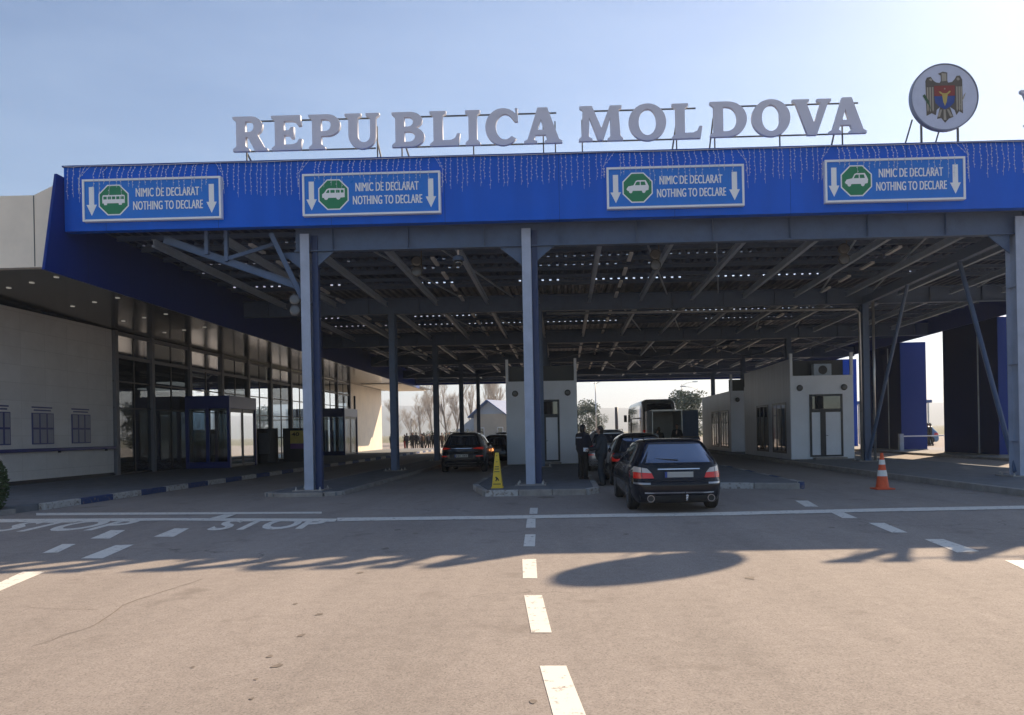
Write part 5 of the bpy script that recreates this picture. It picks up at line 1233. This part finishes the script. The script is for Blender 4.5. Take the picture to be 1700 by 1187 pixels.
for px, Y, h, sp, lab in [(655, 112, 10, .5, 'spreading bare tree behind the beige end wall'), (683, 104, 7.8, .5, 'small bare tree behind the waiting crowd'), (700, 108, 8.6, .55, 'forked bare tree left of the third column'), (718, 122, 12, .4, 'tall bare tree next to the third column'),
                          (742, 118, 13, .35, 'tall thin bare tree right of the third column'), (757, 125, 14.5, .3, 'narrow bare tree left of the fourth column'), (786, 128, 14, .3, 'narrow bare tree between the fourth and fifth columns'),
                          (812, 140, 17, .32, 'tall bare tree rising behind the blue roofed house'), (832, 138, 17, .35, 'tall bare tree rising beside the centre booth')]:
    i += 1; bare_tree(lab, at(px, 720, Y=Y).x, Y, h, 40 + i, sp)
def leafy(lab, x, y, h, w_, seed, name='leafy_tree', m='leaf', n=2600, trunk=.28):
    r = random.Random(seed); o = thing(name, lab, 'tree', (x, y, 0)); T = MB(); T.tube([(0, 0, -.1), (.1, 0, h * .4), (0, .1, h * .85)], [h * .022, h * .016, h * .004], 7)
    b = MB()
    for k in range(26):
        a = r.uniform(0, 2 * pi); zz = r.uniform(trunk, .95); rr = w_ * .5 * (1 - ((zz - .55) / .5) ** 2 * .8) * r.uniform(.3, .95)
        c = Vector((rr * cos(a), rr * sin(a), zz * h)); T.tube([(0, 0, max(.1, zz - .15) * h), c], [h * .007, h * .002], 4, cap=False)
        leaf_cloud(b, c, w_ * .17 * r.uniform(.7, 1.3), n // 26, w_ * .045, r, (1, 1, .8), .2)
    T.build('trunk', 'bark', o, recalc=False); b.build('crown', m, o, recalc=False); return o
leafy('rounded pine tree behind the coach at right', at(1132, 720, Y=92).x, 92, at(1132, 650, Y=92).z, 6.5, 3, 'pine_tree', 'needle', 5200, .2)
leafy('dark shaggy conifer left of the double street lamp', at(977, 720, Y=100).x, 100, at(977, 668, Y=100).z, 5.0, 8, 'conifer', 'needle', 3800, .12)
leafy('smaller conifer beside the double street lamp', at(999, 720, Y=112).x, 112, at(999, 688, Y=112).z, 2.6, 9, 'conifer', 'needle', 2000, .1)
rnd = random.Random(31)
for px, Y, wd, lab in [(742, 96, 3.4, 'low pale bush behind the third column'), (762, 100, 3.0, 'low olive bush behind the dark off road car'), (695, 110, 4, 'low scrub behind the waiting crowd')]:
    c = at(px, 720, Y=Y); o = thing('bush', lab, 'bush', (c.x, Y, 0)); b = MB()
    for k in range(9): leaf_cloud(b, (rnd.uniform(-wd / 2, wd / 2), rnd.uniform(-1, 1), rnd.uniform(.4, 1.6)), .8, 160, .14, rnd, (1, 1, .9), .1)
    b.build('foliage', 'leaf', o, recalc=False); MB().tube([(0, 0, 0), (0, 0, 1.2)], .05, 5).build('stem', 'bark', o)

# house with the blue roof
Yh = 108; h0 = at(786, 715, Y=Yh).x; h1 = at(868, 715, Y=Yh).x; hp = at(812, 663, Y=Yh); ev = at(790, 683, Y=Yh).z
o = thing('house', 'cream house with a light blue gabled roof beyond the left lane', 'house', (hp.x, Yh, 0))
xl, xr2 = hp.x - 2.6, hp.x + 2.9
b = MB(); b.prism([(xl, 0), (xr2, 0), (xr2, ev - .4), (xl, ev - .4)], lambda x, z: (x, Yh, z), lambda x, z: (x, Yh + 9, z)); b.build('wall', 'house_wall', o, world=True)
b = MB(); b.prism([(xl, ev - .4), (xr2, ev - .4), (hp.x, hp.z - .25)], lambda x, z: (x, Yh + .05, z), lambda x, z: (x, Yh + 8.9, z)); b.build('gable', 'house_gable', o, world=True)
b = MB(); b.bar((xl - .6, Yh + 4.2, ev - .85), (hp.x, Yh + 4.2, hp.z - .1), 10, .14, (0, 0, 1)); b.bar((hp.x, Yh + 4.2, hp.z - .1), (xr2 + 1.6, Yh + 4.2, ev - 1.5), 10, .14, (0, 0, 1)); b.build('roof', 'house_roof', o, world=True)
for xx in (xl + .8, xr2 - 1.6):
    f = box(xx, xx + .9, Yh - .05, Yh + .02, 1.2, 2.4).build('window', 'sign_white', o, world=True); box(xx + .08, xx + .82, Yh - .07, Yh - .051, 1.28, 2.32).build('pane', 'car_glass', f, world=True)
aw = MB(); aw.prism([(hp.x - 6.4, 1.9), (xl, 1.9), (xl, 3.9), (xl - .8, 3.9)], lambda x, z: (x, Yh + 1, z), lambda x, z: (x, Yh + 8, z)); aw.build('side_roof', 'house_gable', o, world=True)
o.rotation_euler.z = radians(-24)
box(hp.x - 6.2, xl, Yh + 1.2, Yh + 7.8, 0, 1.88).build('annexe', 'house_wall', o, world=True)
# street lamps
def lamp(lab, x, y, h, arms, grp='street lamps beyond the canopy'):
    o = thing('street_lamp', lab, 'street lamp', (x, y, 0), 0, grp)
    MB().tube([(0, 0, 0), (0, 0, h)], [.09, .05], 8).build('pole', 'galv', o, smooth=True)
    for s in arms:
        MB().tube([(0, 0, h - .25), (s * .8, 0, h + .18), (s * 1.9, 0, h + .35)], .035, 6).build('arm', 'galv', o, smooth=True)
        MB().box(s * 1.7, s * 2.5, -.12, .12, h + .3, h + .42).build('lamp_head', 'steel_grey', o, bevel=.03)
lamp('double armed street lamp left of the coach', at(990, 720, Y=88).x, 88, at(990, 634, Y=88).z, (-1, 1)); lamp('single armed street lamp behind the pine tree, pointing right', at(1133, 720, Y=118).x, 118, at(1133, 638, Y=118).z, (1,))
lamp('single armed street lamp at the right of the pine tree, pointing left', at(1159, 720, Y=112).x, 112, at(1159, 645, Y=112).z, (-1,))
o = thing('chimney_post', 'plain dark post standing left of the coach', 'post', (at(1024, 720, Y=75).x, 75, 0)); MB().tube([(0, 0, 0), (0, 0, at(1024, 676, Y=75).z)], .16, 10).build('post', 'dark_rail', o, smooth=True); box(-.25, .25, -.25, .25, 0, .2).build('foot', 'concrete', o)
# barrier and shelter seen through the right gap
o = thing('shelter', 'open blue roofed shelter beyond the right gap', 'shelter', (27, 66, 0))
box(-4, 5, 0, 4, 3.5, 3.75).build('roof', 'house_roof', o); 
for x in (-3.8, -1.2, 4.8): MB().tube([(x, .3, 0), (x, .3, 3.5)], .07, 6).build('post', 'galv', o)
o = thing('lane_barrier', 'thin red and white barrier arm in front of the bright blue pylon', 'barrier', (19.6, 44.2, .1))
MB().box(-.12, .12, -.12, .12, 0, 1.0).build('cabinet', 'steel_pale', o, bevel=.02); MB().tube([(0, 0, .85), (3.8, 0, .85)], .035, 6).build('arm', 'sign_white', o)

# ------------------------------------------------------------------ air
hz = bpy.data.materials.new('air'); hz.use_nodes = True; t = hz.node_tree; t.nodes.remove(t.nodes['Principled BSDF'])
v = t.nodes.new('ShaderNodeVolumePrincipled'); v.inputs['Color'].default_value = (.80, .88, 1.0, 1); v.inputs['Density'].default_value = .0006; v.inputs['Anisotropy'].default_value = .3
t.links.new(v.outputs[0], t.nodes['Material Output'].inputs['Volume'])
o = box(-3900, 3900, -500, 3300, -4.5, 150).build('haze', hz); o['kind'] = 'stuff'
print('objects', len(bpy.data.objects))
